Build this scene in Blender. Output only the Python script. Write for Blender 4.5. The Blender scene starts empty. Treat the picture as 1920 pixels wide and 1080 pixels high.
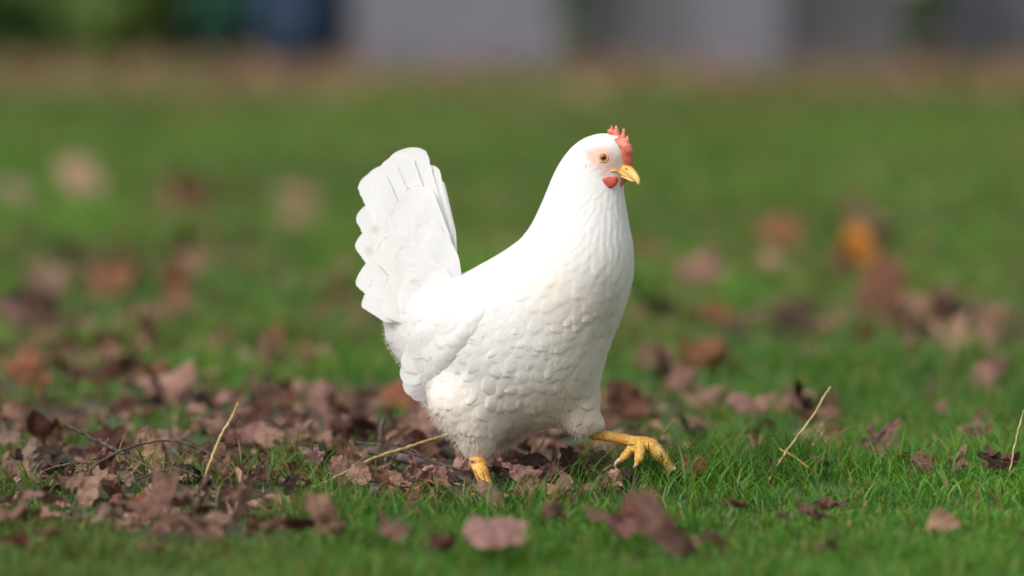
import bpy, math, random
import numpy as np
from mathutils import Vector, Matrix
from mathutils.bvhtree import BVHTree

random.seed(7)
rng = np.random.default_rng(7)
scene = bpy.context.scene
COL = scene.collection
R = math.radians

# ------------------------------------------------------------------ camera
LENS = 200.0
F = 1920 * LENS / 36.0                 # focal length in photo pixels
CAMD, CAMH = 6.4, 0.60                 # distance to the hen, height above lawn
PITCH = math.atan(620 / F)
cam = bpy.data.cameras.new('camera')
cam.lens = LENS
cam.sensor_width = 36.0
cam.clip_start, cam.clip_end = 0.1, 1500
cam.dof.use_dof = True
cam.dof.focus_distance = 6.335
cam.dof.aperture_fstop = 2.6
camo = bpy.data.objects.new('camera', cam)
camo.location = (0, -CAMD, CAMH)
camo.rotation_euler = (R(90) - PITCH, 0, 0)
COL.objects.link(camo)
scene.camera = camo

# ------------------------------------------------------------------ world, sun, exposure
SUN_EL, SUN_AZ = R(46), R(-52)         # azimuth from -Y (camera side) towards -X (left)
w = bpy.data.worlds.new('World')
scene.world = w
w.use_nodes = True
nt = w.node_tree
sky = nt.nodes.new('ShaderNodeTexSky')
sky.sky_type = 'NISHITA'
sky.sun_disc = False
sdir = Vector((math.sin(SUN_AZ) * math.cos(SUN_EL), -math.cos(SUN_AZ) * math.cos(SUN_EL), math.sin(SUN_EL)))
sky.sun_elevation = SUN_EL
sky.sun_rotation = math.atan2(sdir.x, sdir.y)
sky.air_density, sky.dust_density, sky.ozone_density = 1.0, 4.0, 1.0
hs = nt.nodes.new('ShaderNodeHueSaturation')
hs.inputs['Saturation'].default_value = 0.35     # overcast: the blue is mostly veiled
nt.links.new(sky.outputs[0], hs.inputs['Color'])
nt.links.new(hs.outputs[0], nt.nodes['Background'].inputs['Color'])
nt.nodes['Background'].inputs['Strength'].default_value = 0.15
sun = bpy.data.lights.new('sun', 'SUN')
sun.energy = 1.0
sun.angle = R(28)
sun.color = (1.0, 0.955, 0.89)
suno = bpy.data.objects.new('sun', sun)
suno.rotation_euler = sdir.to_track_quat('Z', 'Y').to_euler()
suno.location = (-3, -3, 6)
COL.objects.link(suno)
scene.view_settings.view_transform = 'Standard'
scene.view_settings.look = 'None'
scene.view_settings.exposure = 0.42
scene.view_settings.gamma = 1.0

# ------------------------------------------------------------------ helpers
CP, SP = math.cos(PITCH), math.sin(PITCH)

def P(px, py, y=0.0):
    """point of the photo's pixel (px, py) at world depth y"""
    a = (np.asarray(px, float) - 960) / F
    b = (540 - np.asarray(py, float)) / F
    dy = CP + b * SP
    t = (np.asarray(y, float) + CAMD) / dy
    return np.stack(np.broadcast_arrays(a * t, np.asarray(y, float) + 0 * a, CAMH + t * (b * CP - SP)), -1)

def PV(px, py, y=0.0):
    return Vector([float(v) for v in P(px, py, y)])

def depth_of(py):
    """world depth y of the lawn seen at photo row py"""
    b = (540 - py) / F
    return -CAMD + CAMH / (SP - b * CP) * (CP + b * SP)

def pix(x, y, z):
    """world -> photo pixel"""
    dx, dy, dz = np.asarray(x, float), np.asarray(y, float) + CAMD, np.asarray(z, float) - CAMH
    fw = dy * CP - dz * SP
    up = dy * SP + dz * CP
    return 960 + F * dx / fw, 540 - F * up / fw

def noise2(x, y, seed=0):
    x, y = np.asarray(x, float), np.asarray(y, float)
    xi, yi = np.floor(x).astype(np.int64), np.floor(y).astype(np.int64)
    u, v = x - xi, y - yi
    u, v = u * u * (3 - 2 * u), v * v * (3 - 2 * v)
    def hsh(i, j):
        n = (i * 374761393 + j * 668265263 + seed * 982451653) & 0x7fffffff
        n = ((n ^ (n >> 13)) * 1274126177) & 0x7fffffff
        return ((n ^ (n >> 16)) & 0xffff) / 65535.0
    return (hsh(xi, yi) * (1 - u) + hsh(xi + 1, yi) * u) * (1 - v) + (hsh(xi, yi + 1) * (1 - u) + hsh(xi + 1, yi + 1) * u) * v

def ground_h(x, y):
    x, y = np.asarray(x, float), np.asarray(y, float)
    heap = .024 * np.exp(-((x + .40) / .22) ** 2 - ((y + .10) / .12) ** 2) + .012 * np.exp(-((x + .14) / .10) ** 2 - ((y - .04) / .10) ** 2)
    return heap + 0.016 * (noise2(np.asarray(x) * 2.3 + 7, np.asarray(y) * 2.3, 3) - 0.5) + 0.006 * (noise2(np.asarray(x) * 9, np.asarray(y) * 9, 4) - 0.5)

def sm(a, b, x):
    t = np.clip((np.asarray(x, float) - a) / (b - a), 0, 1)
    return t * t * (3 - 2 * t)

def mesh_np(name, verts, faces, mat=None, smooth=True, cols=None, uv=None, attrs=None):
    """faces: (n,k) array or list of lists"""
    me = bpy.data.meshes.new(name)
    verts = np.asarray(verts, np.float32)
    if isinstance(faces, np.ndarray):
        n, k = faces.shape
        me.vertices.add(len(verts)); me.vertices.foreach_set('co', verts.ravel())
        me.loops.add(n * k); me.loops.foreach_set('vertex_index', faces.astype(np.int32).ravel())
        me.polygons.add(n); me.polygons.foreach_set('loop_start', np.arange(0, n * k, k, dtype=np.int32))
        me.update(calc_edges=True)
        me.validate()
    else:
        me.from_pydata([tuple(v) for v in verts.tolist()], [], faces)
        me.update()
    if smooth:
        me.polygons.foreach_set('use_smooth', np.ones(len(me.polygons), bool))
    if cols is not None:
        c = me.color_attributes.new('tint', 'FLOAT_COLOR', 'POINT')
        cc = np.ones((len(verts), 4), np.float32); cc[:, :cols.shape[1]] = cols
        c.data.foreach_set('color', cc.ravel())
    if attrs:
        for k_, v_ in attrs.items():
            at = me.attributes.new(k_, 'FLOAT', 'POINT'); at.data.foreach_set('value', np.asarray(v_, np.float32))
    if uv is not None:
        ul = me.uv_layers.new(name='uv')
        li = np.zeros(len(me.loops), np.int32); me.loops.foreach_get('vertex_index', li)
        ul.data.foreach_set('uv', np.asarray(uv, np.float32)[li].ravel())
    if mat is not None:
        me.materials.append(mat)
    return me

def link(name, me, parent=None, loc=None):
    o = bpy.data.objects.new(name, me)
    COL.objects.link(o)
    if parent is not None:
        o.parent = parent
    if loc is not None:
        o.location = loc
    return o

def tag(o, label=None, cat=None, group=None, kind=None):
    for k, v in (('label', label), ('category', cat), ('group', group), ('kind', kind)):
        if v: o[k] = v
    return o

class MB:
    """mesh builder that collects vertices / faces"""
    def __init__(s): s.v = []; s.f = []; s.n = 0
    def add(s, V, Fc):
        V = np.asarray(V, float)
        s.v.append(V); s.f += [[i + s.n for i in f] for f in Fc]; s.n += len(V)
    def box(s, lo, hi):
        x0, y0, z0 = lo; x1, y1, z1 = hi
        s.add([(x0,y0,z0),(x1,y0,z0),(x1,y1,z0),(x0,y1,z0),(x0,y0,z1),(x1,y0,z1),(x1,y1,z1),(x0,y1,z1)],
              [(3,2,1,0),(4,5,6,7),(0,1,5,4),(1,2,6,5),(2,3,7,6),(3,0,4,7)])
    def tube(s, pts, rad, seg=8):
        pts = [Vector(p) for p in pts]
        V, Fc = [], []
        nprev = None
        for i, p in enumerate(pts):
            t = (pts[min(i + 1, len(pts) - 1)] - pts[max(i - 1, 0)]).normalized()
            if nprev is None:
                a = Vector((0, 1, 0)) if abs(t.y) < .9 else Vector((1, 0, 0))
                nprev = (a - t * a.dot(t)).normalized()
            else:
                nprev = (nprev - t * nprev.dot(t)).normalized()
            b = t.cross(nprev)
            r = rad[i] if hasattr(rad, '__len__') else rad
            for k in range(seg):
                an = 2 * math.pi * k / seg
                V.append(p + (nprev * math.cos(an) + b * math.sin(an)) * r)
        for i in range(len(pts) - 1):
            for k in range(seg):
                k2 = (k + 1) % seg
                Fc.append([i * seg + k, i * seg + k2, (i + 1) * seg + k2, (i + 1) * seg + k])
        Fc.append(list(range(seg))[::-1])
        Fc.append([(len(pts) - 1) * seg + k for k in range(seg)])
        s.add([tuple(v) for v in V], Fc)
    def build(s, name, mat, parent=None, smooth=True):
        return link(name, mesh_np(name, np.concatenate(s.v), s.f, mat, smooth), parent)

def spline(pts, n):
    """Catmull-Rom through rows of pts"""
    pts = np.asarray(pts, float)
    m = len(pts)
    q = np.vstack([2 * pts[0] - pts[1], pts, 2 * pts[-1] - pts[-2]])
    out = []
    for t in np.linspace(0, m - 1, n):
        i = min(int(t), m - 2); u = t - i
        a, b, c, d = q[i], q[i + 1], q[i + 2], q[i + 3]
        out.append(0.5 * ((2 * b) + (c - a) * u + (2 * a - 5 * b + 4 * c - d) * u * u + (3 * b - 3 * c + d - a) * u ** 3))
    return np.array(out)

# ------------------------------------------------------------------ materials
def mat_new(name):
    m = bpy.data.materials.new(name)
    m.use_nodes = True
    n = m.node_tree.nodes
    return m, n, m.node_tree.links, n['Principled BSDF'], n['Material Output']

def node(n, typ, **kw):
    x = n.new(typ)
    for k, v in kw.items():
        if k in x.inputs: x.inputs[k].default_value = v
        else: setattr(x, k, v)
    return x

def ramp(n, l, src, stops):
    r = n.new('ShaderNodeValToRGB')
    e = r.color_ramp.elements
    e[0].position, e[0].color = stops[0][0], (*stops[0][1], 1)
    e[1].position, e[1].color = stops[-1][0], (*stops[-1][1], 1)
    for p, c in stops[1:-1]:
        x = e.new(p); x.color = (*c, 1)
    l.new(src, r.inputs[0])
    return r

def mixc(n, l, fac, a, b, mode='MIX'):
    x = n.new('ShaderNodeMix'); x.data_type = 'RGBA'; x.blend_type = mode
    for i, v in ((0, fac), (6, a), (7, b)):
        if hasattr(v, 'links'): l.new(v, x.inputs[i])
        elif i == 0: x.inputs[0].default_value = v
        else: x.inputs[i].default_value = (*v, 1)
    return x.outputs[2]

def add_translucent(n, l, b, out, col, fac):
    tr = n.new('ShaderNodeBsdfTranslucent')
    if hasattr(col, 'links'): l.new(col, tr.inputs[0])
    else: tr.inputs[0].default_value = (*col, 1)
    mx = n.new('ShaderNodeMixShader'); mx.inputs[0].default_value = fac
    l.new(b.outputs[0], mx.inputs[1]); l.new(tr.outputs[0], mx.inputs[2])
    l.new(mx.outputs[0], out.inputs[0])

def noise_mat(name, stops, scale=20, rough=.8, bump=.3, bscale=None, bdist=.002, detail=6, spec=.3):
    m, n, l, b, out = mat_new(name)
    tc = n.new('ShaderNodeTexCoord')
    t = node(n, 'ShaderNodeTexNoise', Scale=scale, Detail=detail)
    l.new(tc.outputs['Object'], t.inputs['Vector'])
    r = ramp(n, l, t.outputs[0], stops)
    l.new(r.outputs[0], b.inputs['Base Color'])
    b.inputs['Roughness'].default_value = rough
    b.inputs['Specular IOR Level'].default_value = spec
    if bump:
        t2 = node(n, 'ShaderNodeTexNoise', Scale=bscale or scale * 3, Detail=5)
        l.new(tc.outputs['Object'], t2.inputs['Vector'])
        bp = node(n, 'ShaderNodeBump', Strength=bump, Distance=bdist)
        l.new(t2.outputs[0], bp.inputs['Height']); l.new(bp.outputs[0], b.inputs['Normal'])
    return m

def m_grass():
    m, n, l, b, out = mat_new('grass_blades')
    a = node(n, 'ShaderNodeAttribute', attribute_name='tint')
    l.new(a.outputs['Color'], b.inputs['Base Color'])
    b.inputs['Roughness'].default_value = .5
    b.inputs['Specular IOR Level'].default_value = .35
    br = n.new('ShaderNodeMix'); br.data_type = 'RGBA'; br.blend_type = 'MULTIPLY'; br.inputs[0].default_value = 1
    l.new(a.outputs['Color'], br.inputs[6]); br.inputs[7].default_value = (1.5, 1.35, .7, 1)
    add_translucent(n, l, b, out, br.outputs[2], .35)
    return m
M_GRASS = m_grass()

def m_leaf(name, per_object):
    m, n, l, b, out = mat_new(name)
    tc = n.new('ShaderNodeTexCoord')
    if per_object:
        oi = n.new('ShaderNodeObjectInfo'); base = oi.outputs['Color']
    else:
        base = node(n, 'ShaderNodeAttribute', attribute_name='tint').outputs['Color']
    no = node(n, 'ShaderNodeTexNoise', Scale=6.0 if per_object else 90, Detail=7, Roughness=.68)
    l.new(tc.outputs['Object'], no.inputs['Vector'])
    r = ramp(n, l, no.outputs[0], [(.28, (.40, .36, .34)), (.48, (.95, .95, .95)), (.70, (1.45, 1.45, 1.45))])
    c1 = mixc(n, l, 1.0, base, r.outputs[0], 'MULTIPLY')
    no2 = node(n, 'ShaderNodeTexNoise', Scale=22 if per_object else 300, Detail=3)
    l.new(tc.outputs['Object'], no2.inputs['Vector'])
    r2 = ramp(n, l, no2.outputs[0], [(.56, (1, 1, 1)), (.68, (.35, .28, .25))])
    c2 = mixc(n, l, .7, c1, r2.outputs[0], 'MULTIPLY')
    ve = node(n, 'ShaderNodeAttribute', attribute_name='vein')
    c3 = mixc(n, l, ve.outputs['Fac'], c2, (.30, .19, .13))
    l.new(c3, b.inputs['Base Color'])
    b.inputs['Roughness'].default_value = .62
    b.inputs['Specular IOR Level'].default_value = .3
    bp = node(n, 'ShaderNodeBump', Strength=.8, Distance=.03 if per_object else .002)
    l.new(no.outputs[0], bp.inputs['Height']); l.new(bp.outputs[0], b.inputs['Normal'])
    add_translucent(n, l, b, out, c1, .12)
    return m
M_LEAF = m_leaf('dead_leaf', True)
M_LITTER = m_leaf('dead_leaf_litter', False)

def m_feather(name, body=False):
    m, n, l, b, out = mat_new(name)
    tc = n.new('ShaderNodeTexCoord')
    no = node(n, 'ShaderNodeTexNoise', Scale=14, Detail=3)
    l.new(tc.outputs['Object'], no.inputs['Vector'])
    r = ramp(n, l, no.outputs[0], [(.35, (.81, .80, .78)), (.65, (.84, .84, .83))])
    cr = node(n, 'ShaderNodeAttribute', attribute_name='bounce_tint')
    c = mixc(n, l, cr.outputs['Fac'], r.outputs[0], (.82, .715, .585))  # warm bounce off the ground, put into the feather colour
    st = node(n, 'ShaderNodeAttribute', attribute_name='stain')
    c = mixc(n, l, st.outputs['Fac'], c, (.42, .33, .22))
    if body:
        sk = node(n, 'ShaderNodeAttribute', attribute_name='skin')
        no3 = node(n, 'ShaderNodeTexNoise', Scale=700, Detail=3)
        l.new(tc.outputs['Object'], no3.inputs['Vector'])
        skc = ramp(n, l, no3.outputs[0], [(.35, (.80, .33, .24)), (.65, (.86, .60, .50))])
        c = mixc(n, l, sk.outputs['Fac'], c, skc.outputs[0])
    l.new(c, b.inputs['Base Color'])
    b.inputs['Roughness'].default_value = .7
    b.inputs['Specular IOR Level'].default_value = .2
    b.inputs['Sheen Weight'].default_value = .15
    uv = node(n, 'ShaderNodeUVMap', uv_map='uv')
    # barbs: fine streaks that run along the feather
    mp = node(n, 'ShaderNodeMapping'); mp.inputs['Scale'].default_value = (11, 1.6, 1)
    nb = node(n, 'ShaderNodeTexNoise', Scale=1.0, Detail=4, Roughness=.6)
    l.new(uv.outputs[0], mp.inputs['Vector']); l.new(mp.outputs[0], nb.inputs['Vector'])
    if body:     # the contour feathers are modelled; only fine down texture is left to the bump
        nb = node(n, 'ShaderNodeTexNoise', Scale=330, Detail=4, Roughness=.6)
        l.new(tc.outputs['Object'], nb.inputs['Vector'])
    bp = node(n, 'ShaderNodeBump', Strength=.35 if body else .6, Distance=.0008 if body else .0016)
    l.new(nb.outputs[0], bp.inputs['Height']); l.new(bp.outputs[0], b.inputs['Normal'])
    add_translucent(n, l, b, out, (.86, .83, .78), .22)
    return m
M_FEATHER = m_feather('white_feather')
M_PLUMAGE = m_feather('white_plumage', True)

def m_skin(name, c0, c1, scale, rough=.45, bump=.5, sss=.15):
    m, n, l, b, out = mat_new(name)
    tc = n.new('ShaderNodeTexCoord')
    v = node(n, 'ShaderNodeTexVoronoi', Scale=scale)
    l.new(tc.outputs['Object'], v.inputs['Vector'])
    no = node(n, 'ShaderNodeTexNoise', Scale=scale * .18, Detail=5)
    l.new(tc.outputs['Object'], no.inputs['Vector'])
    r = ramp(n, l, no.outputs[0], [(.35, c0), (.62, c1)])
    l.new(r.outputs[0], b.inputs['Base Color'])
    b.inputs['Roughness'].default_value = rough
    b.inputs['Specular IOR Level'].default_value = .35
    b.inputs['Subsurface Weight'].default_value = sss
    b.inputs['Subsurface Radius'].default_value = (.004, .0015, .0008)
    b.inputs['Subsurface Scale'].default_value = 1.0
    bp = node(n, 'ShaderNodeBump', Strength=bump, Distance=.0006)
    l.new(v.outputs['Distance'], bp.inputs['Height']); l.new(bp.outputs[0], b.inputs['Normal'])
    return m
M_COMB = m_skin('red_comb_skin', (.66, .13, .085), (.78, .30, .20), 700, .5, .8)
M_WATTLE = m_skin('red_wattle_skin', (.52, .055, .045), (.66, .12, .09), 1000, .5, .8)
M_BEAK = m_skin('yellow_horn', (.72, .36, .07), (.80, .53, .19), 300, .5, .15)
M_CLAW = m_skin('pale_claw_horn', (.50, .37, .27), (.66, .55, .45), 300, .4, .1)

def m_leg():
    m, n, l, b, out = mat_new('yellow_scaly_leg')
    tc = n.new('ShaderNodeTexCoord')
    v = node(n, 'ShaderNodeTexVoronoi', Scale=300); v.feature = 'DISTANCE_TO_EDGE'
    l.new(tc.outputs['Object'], v.inputs['Vector'])
    no = node(n, 'ShaderNodeTexNoise', Scale=60, Detail=5)
    l.new(tc.outputs['Object'], no.inputs['Vector'])
    r = ramp(n, l, no.outputs[0], [(.3, (.66, .31, .05)), (.52, (.80, .46, .09)), (.72, (.86, .61, .22))])
    rv = ramp(n, l, v.outputs['Distance'], [(0.0, (.55, .38, .22)), (.14, (1, 1, 1))])
    c = mixc(n, l, .8, r.outputs[0], rv.outputs[0], 'MULTIPLY')
    st = node(n, 'ShaderNodeAttribute', attribute_name='stain')
    no2 = node(n, 'ShaderNodeTexNoise', Scale=220, Detail=4)
    l.new(tc.outputs['Object'], no2.inputs['Vector'])
    mu = node(n, 'ShaderNodeMath', operation='MULTIPLY'); l.new(st.outputs['Fac'], mu.inputs[0]); 
    r2 = ramp(n, l, no2.outputs[0], [(.4, (0, 0, 0)), (.55, (1, 1, 1))])
    l.new(r2.outputs[0], mu.inputs[1])
    c = mixc(n, l, mu.outputs[0], c, (.10, .05, .02))
    l.new(c, b.inputs['Base Color'])
    b.inputs['Roughness'].default_value = .42
    b.inputs['Specular IOR Level'].default_value = .4
    bp = node(n, 'ShaderNodeBump', Strength=.9, Distance=.0014)
    l.new(v.outputs['Distance'], bp.inputs['Height']); l.new(bp.outputs[0], b.inputs['Normal'])
    return m
M_LEG = m_leg()

def plain(name, c, rough=.5, coat=0):
    m, n, l, b, out = mat_new(name)
    b.inputs['Base Color'].default_value = (*c, 1)
    b.inputs['Roughness'].default_value = rough
    b.inputs['Coat Weight'].default_value = coat
    b.inputs['Coat Roughness'].default_value = .03
    return m
M_IRIS = noise_mat('amber_iris', [(.35, (.34, .10, .015)), (.7, (.66, .27, .04))], 900, .15, 0)
M_PUPIL = plain('black_pupil', (.004, .004, .005), .05, 1.0)
M_LID = noise_mat('pale_eyelid', [(.3, (.78, .42, .16)), (.7, (.82, .58, .34))], 600, .5, 0)
M_NOSTRIL = plain('dark_nostril', (.10, .04, .01), .7)
M_TWIG = noise_mat('dark_twig_bark', [(.3, (.035, .025, .022)), (.55, (.10, .072, .062)), (.75, (.20, .16, .14))], 160, .75, .6, 500, .0006)
M_BRANCH = noise_mat('weathered_branch_bark', [(.3, (.05, .035, .03)), (.55, (.13, .095, .085)), (.75, (.22, .18, .165))], 70, .8, .8, 300, .001)
M_STRAW = noise_mat('dry_straw', [(.3, (.26, .17, .06)), (.5, (.42, .31, .13)), (.75, (.56, .48, .28))], 120, .5, .4, 500, .0005)
M_DRYBLADE = noise_mat('orange_dry_blade', [(.3, (.40, .20, .04)), (.7, (.60, .38, .08))], 120, .5, .2)
# ------------------------------------------------------------------ implicit modelling
def surface_nets(f, org, h):
    s = f < 0
    nx, ny, nz = f.shape
    cnt = np.zeros((nx - 1, ny - 1, nz - 1), np.int8)
    for i in (0, 1):
        for j in (0, 1):
            for k in (0, 1):
                cnt += s[i:nx - 1 + i, j:ny - 1 + j, k:nz - 1 + k]
    act = (cnt > 0) & (cnt < 8)
    ijk = np.argwhere(act)
    idx = -np.ones(act.shape, np.int64); idx[act] = np.arange(len(ijk))
    acc = np.zeros((len(ijk), 3)); num = np.zeros(len(ijk))
    cor = [(i, j, k) for i in (0, 1) for j in (0, 1) for k in (0, 1)]
    for a in cor:
        for ax in range(3):
            if a[ax]: continue
            b = list(a); b[ax] = 1
            fa = f[ijk[:, 0] + a[0], ijk[:, 1] + a[1], ijk[:, 2] + a[2]]
            fb = f[ijk[:, 0] + b[0], ijk[:, 1] + b[1], ijk[:, 2] + b[2]]
            m = (fa < 0) != (fb < 0)
            t = np.where(m, fa / np.where(m, fa - fb, 1), 0)
            p = np.tile(np.array(a, float), (len(ijk), 1)); p[:, ax] += t
            acc += np.where(m[:, None], p, 0); num += m
    verts = np.array(org) + h * (ijk + acc / num[:, None])
    quads = []
    for ax in range(3):
        o1, o2 = (ax + 1) % 3, (ax + 2) % 3
        lo = [slice(None)] * 3; hi = [slice(None)] * 3
        lo[ax] = slice(0, f.shape[ax] - 1); hi[ax] = slice(1, None)
        for o in (o1, o2):
            lo[o] = hi[o] = slice(1, f.shape[o] - 1)
        sa, sb = s[tuple(lo)], s[tuple(hi)]
        e = np.argwhere(sa != sb)
        if not len(e): continue
        flip = sa[tuple(e.T)]
        e[:, o1] += 1; e[:, o2] += 1
        q = []
        for d1, d2 in ((-1, -1), (0, -1), (0, 0), (-1, 0)):
            c = e.copy(); c[:, o1] += d1; c[:, o2] += d2
            q.append(idx[tuple(c.T)])
        q = np.stack(q, 1)
        q[~flip] = q[~flip][:, ::-1]
        quads.append(q)
    return verts, np.concatenate(quads)

def relax(v, q, it=2, lam=.5):
    e = np.concatenate([q[:, [0, 1]], q[:, [1, 2]], q[:, [2, 3]], q[:, [3, 0]]])
    e = np.concatenate([e, e[:, ::-1]])
    deg = np.bincount(e[:, 0], minlength=len(v))[:, None]
    for _ in range(it):
        a = np.zeros_like(v)
        for c in range(3):
            a[:, c] = np.bincount(e[:, 0], weights=v[e[:, 1], c], minlength=len(v))
        v = v + lam * (a / np.maximum(deg, 1) - v)
    return v

def poly_dist(px, pz, poly):
    """signed distance to closed polygon, negative inside"""
    d = np.full(px.shape, 1e9); ins = np.zeros(px.shape, bool)
    n = len(poly)
    for i in range(n):
        ax, az = poly[i]; bx, bz = poly[(i + 1) % n]
        ex, ez = bx - ax, bz - az
        t = np.clip(((px - ax) * ex + (pz - az) * ez) / (ex * ex + ez * ez + 1e-18), 0, 1)
        d = np.minimum(d, (px - ax - t * ex) ** 2 + (pz - az - t * ez) ** 2)
        c = (az <= pz) != (bz <= pz)
        with np.errstate(divide='ignore', invalid='ignore'):
            xi = ax + (pz - az) / np.where(ez == 0, 1e-12, ez) * ex
        ins ^= c & (px < xi)
    d = np.sqrt(d)
    return np.where(ins, -d, d)

class Inflate:
    """a closed outline blown up into a rounded solid: half depth = sqrt(U(x,z))"""
    def __init__(s, poly_px, res=.0022, factor=1.0, curve=True, n=None, fac_fn=None):
        pts = np.array(poly_px, float)
        if curve:
            pts = np.vstack([pts, pts[:1]])
            pts = spline(pts, n or len(pts) * 4)[:-1]
        s.px = pts
        w_ = P(pts[:, 0], pts[:, 1], 0.0)
        poly = w_[:, [0, 2]]
        lo, hi = poly.min(0) - .02, poly.max(0) + .02
        s.lo, s.res = lo, res
        nx, nz = np.ceil((hi - lo) / res).astype(int) + 1
        s.X, s.Z = np.meshgrid(lo[0] + res * np.arange(nx), lo[1] + res * np.arange(nz), indexing='ij')
        d = poly_dist(s.X, s.Z, poly)
        ins = d < 0
        u = np.zeros_like(d)
        u[ins] = -d[ins] * .05
        h2 = 4 * res * res
        # multi-sweep SOR (red/black)
        ii, jj = np.indices(u.shape); red = (ii + jj) % 2 == 0
        om = 1.9
        core = np.zeros_like(ins); core[1:-1, 1:-1] = ins[1:-1, 1:-1]
        for it in range(260):
            for msk in (red & core, ~red & core):
                nb = np.zeros_like(u)
                nb[1:-1, 1:-1] = u[2:, 1:-1] + u[:-2, 1:-1] + u[1:-1, 2:] + u[1:-1, :-2]
                u = np.where(msk, u + om * ((nb + h2) / 4 - u), u)
        g = max(.02, 1.6 * math.sqrt(max(u.max(), 1e-8)))
        u = np.where(ins, u, -d * g)
        u = u * factor
        if fac_fn is not None:
            ppx, ppy = pix(s.X, 0 * s.X, s.Z)
            u = u * fac_fn(ppx, ppy)
        k = np.array([.25, .5, .25])
        for _ in range(2):
            u[1:-1] = u[:-2] * .25 + u[1:-1] * .5 + u[2:] * .25
            u[:, 1:-1] = u[:, :-2] * .25 + u[:, 1:-1] * .5 + u[:, 2:] * .25
        s.U = u
    def at(s, x, z):
        fx = np.clip((np.asarray(x, float) - s.lo[0]) / s.res, 0, s.U.shape[0] - 1.001)
        fz = np.clip((np.asarray(z, float) - s.lo[1]) / s.res, 0, s.U.shape[1] - 1.001)
        i, j = fx.astype(int), fz.astype(int)
        a, b = fx - i, fz - j
        u = s.U
        return (u[i, j] * (1 - a) + u[i + 1, j] * a) * (1 - b) + (u[i, j + 1] * (1 - a) + u[i + 1, j + 1] * a) * b
    def sdf(s, X, Y, Z, yc):
        """approximate distance; rays to the camera converge, so x,z are first carried to the y=0 plane"""
        k = CAMD / (CAMD + Y)
        Xp, Zp = X * k, CAMH + (Z - CAMH) * k
        Fv = (Y - yc) ** 2 - s.at(Xp, Zp)
        return Fv

def norm_sdf(Fv, h):
    g = np.gradient(Fv, h)
    return Fv / np.maximum(np.sqrt(g[0] ** 2 + g[1] ** 2 + g[2] ** 2), .012)

def smin(a, b, k):
    hh = np.clip(.5 + .5 * (b - a) / k, 0, 1)
    return b * (1 - hh) + a * hh - k * hh * (1 - hh)

def grid(lo, hi, h):
    n = [int(math.ceil((hi[i] - lo[i]) / h)) + 1 for i in range(3)]
    ax = [lo[i] + h * np.arange(n[i]) for i in range(3)]
    return np.meshgrid(*ax, indexing='ij')

def inflate_mesh(poly_px, yc_fn, factor, h, tmax=.06, curve=True, res=None, fac_fn=None, it=2):
    inf = Inflate(poly_px, res or h * .8, factor, curve, fac_fn=fac_fn)
    xs, zs = inf.X, inf.Z
    yy = yc_fn(xs, zs)
    lo = (xs.min(), yy.min() - tmax, zs.min()); hi = (xs.max(), yy.max() + tmax, zs.max())
    X, Y, Z = grid(lo, hi, h)
    f = norm_sdf(inf.sdf(X, Y, Z, yc_fn(X, Z)), h)
    v, q = surface_nets(f, lo, h)
    return relax(v, q, it), q

def roundcone_field(X, Y, Z, pts, rad, k=.002):
    f = None
    for i in range(len(pts) - 1):
        a, b = np.array(pts[i]), np.array(pts[i + 1])
        ab = b - a
        t = np.clip(((X - a[0]) * ab[0] + (Y - a[1]) * ab[1] + (Z - a[2]) * ab[2]) / (ab @ ab), 0, 1)
        d = np.sqrt((X - a[0] - t * ab[0]) ** 2 + (Y - a[1] - t * ab[1]) ** 2 + (Z - a[2] - t * ab[2]) ** 2) - (rad[i] * (1 - t) + rad[i + 1] * t)
        f = d if f is None else smin(f, d, k)
    return f

# ------------------------------------------------------------------ THE HEN
HB = PV(905, 931, depth_of(931))
HBn = np.array(HB)
hen = bpy.data.objects.new('hen', None)
hen.location = HB
COL.objects.link(hen)
tag(hen, 'white hen with red comb and yellow legs striding over the leafy lawn', 'hen')

def hpart(name, v, q, mat, parent=hen, soft=None, softk=.6, **kw):
    me = mesh_np(name, np.asarray(v) - HBn, q, mat, **kw)
    if soft is not None:          # feathers lie close: ease their normals towards the skin below
        g = np.zeros(len(me.vertices) * 3, np.float32); me.vertices.foreach_get('normal', g); g = g.reshape(-1, 3)
        so = np.asarray(soft, float); has = (so ** 2).sum(1) > .1
        g2 = np.where((g * so).sum(1)[:, None] < 0, -g, g)
        nn = np.where(has[:, None], softk * so + (1 - softk) * g2, g)
        nn /= np.maximum(np.linalg.norm(nn, axis=1)[:, None], 1e-6)
        me.normals_split_custom_set_from_vertices(nn.tolist())
    return link(name, me, parent)

TRUNK = [(1141,249),(1125,250),(1108,254),(1090,262),(1071,277),(1056,296),(1044,316),(1034,338),(1026,359),(1018,380),(1008,402),
 (997,424),(983,443),(966,459),(945,473),(920,488),(895,502),(868,516),(840,522),(805,524),(765,534),(728,552),(706,570),(712,585),(720,603),
 (721,630),(734,655),(745,673),(760,692),(773,718),(787,744),(799,765),(813,785),(831,803),(856,818),(890,830),(930,836),(955,834),
 (975,821),(1003,808),(1040,802),(1070,799),(1096,788),(1114,768),(1122,740),(1128,706),(1140,659),(1156,618),(1169,584),(1180,546),
 (1186,514),(1187,485),(1184,450),(1178,418),(1173,388),(1169,366),(1167,350),(1171,338),(1178,325),(1185,310),(1187,293),(1183,276),(1172,261),(1158,252)]
THIGH_NEAR = [(805,735),(808,772),(840,815),(855,827),(862,842),(873,857),(887,866),(899,868),(914,862),(925,849),(931,830),(944,800),(935,755),(905,715),(850,705)]
THIGH_FAR = [(1045,755),(1056,798),(1064,808),(1078,820),(1092,823),(1112,814),(1134,803),(1134,790),(1125,772),(1122,738),(1092,712),(1058,722)]
TUFT = [(925,800),(928,835),(934,845),(943,848),(957,838),(978,820),(985,800),(955,785)]

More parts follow.
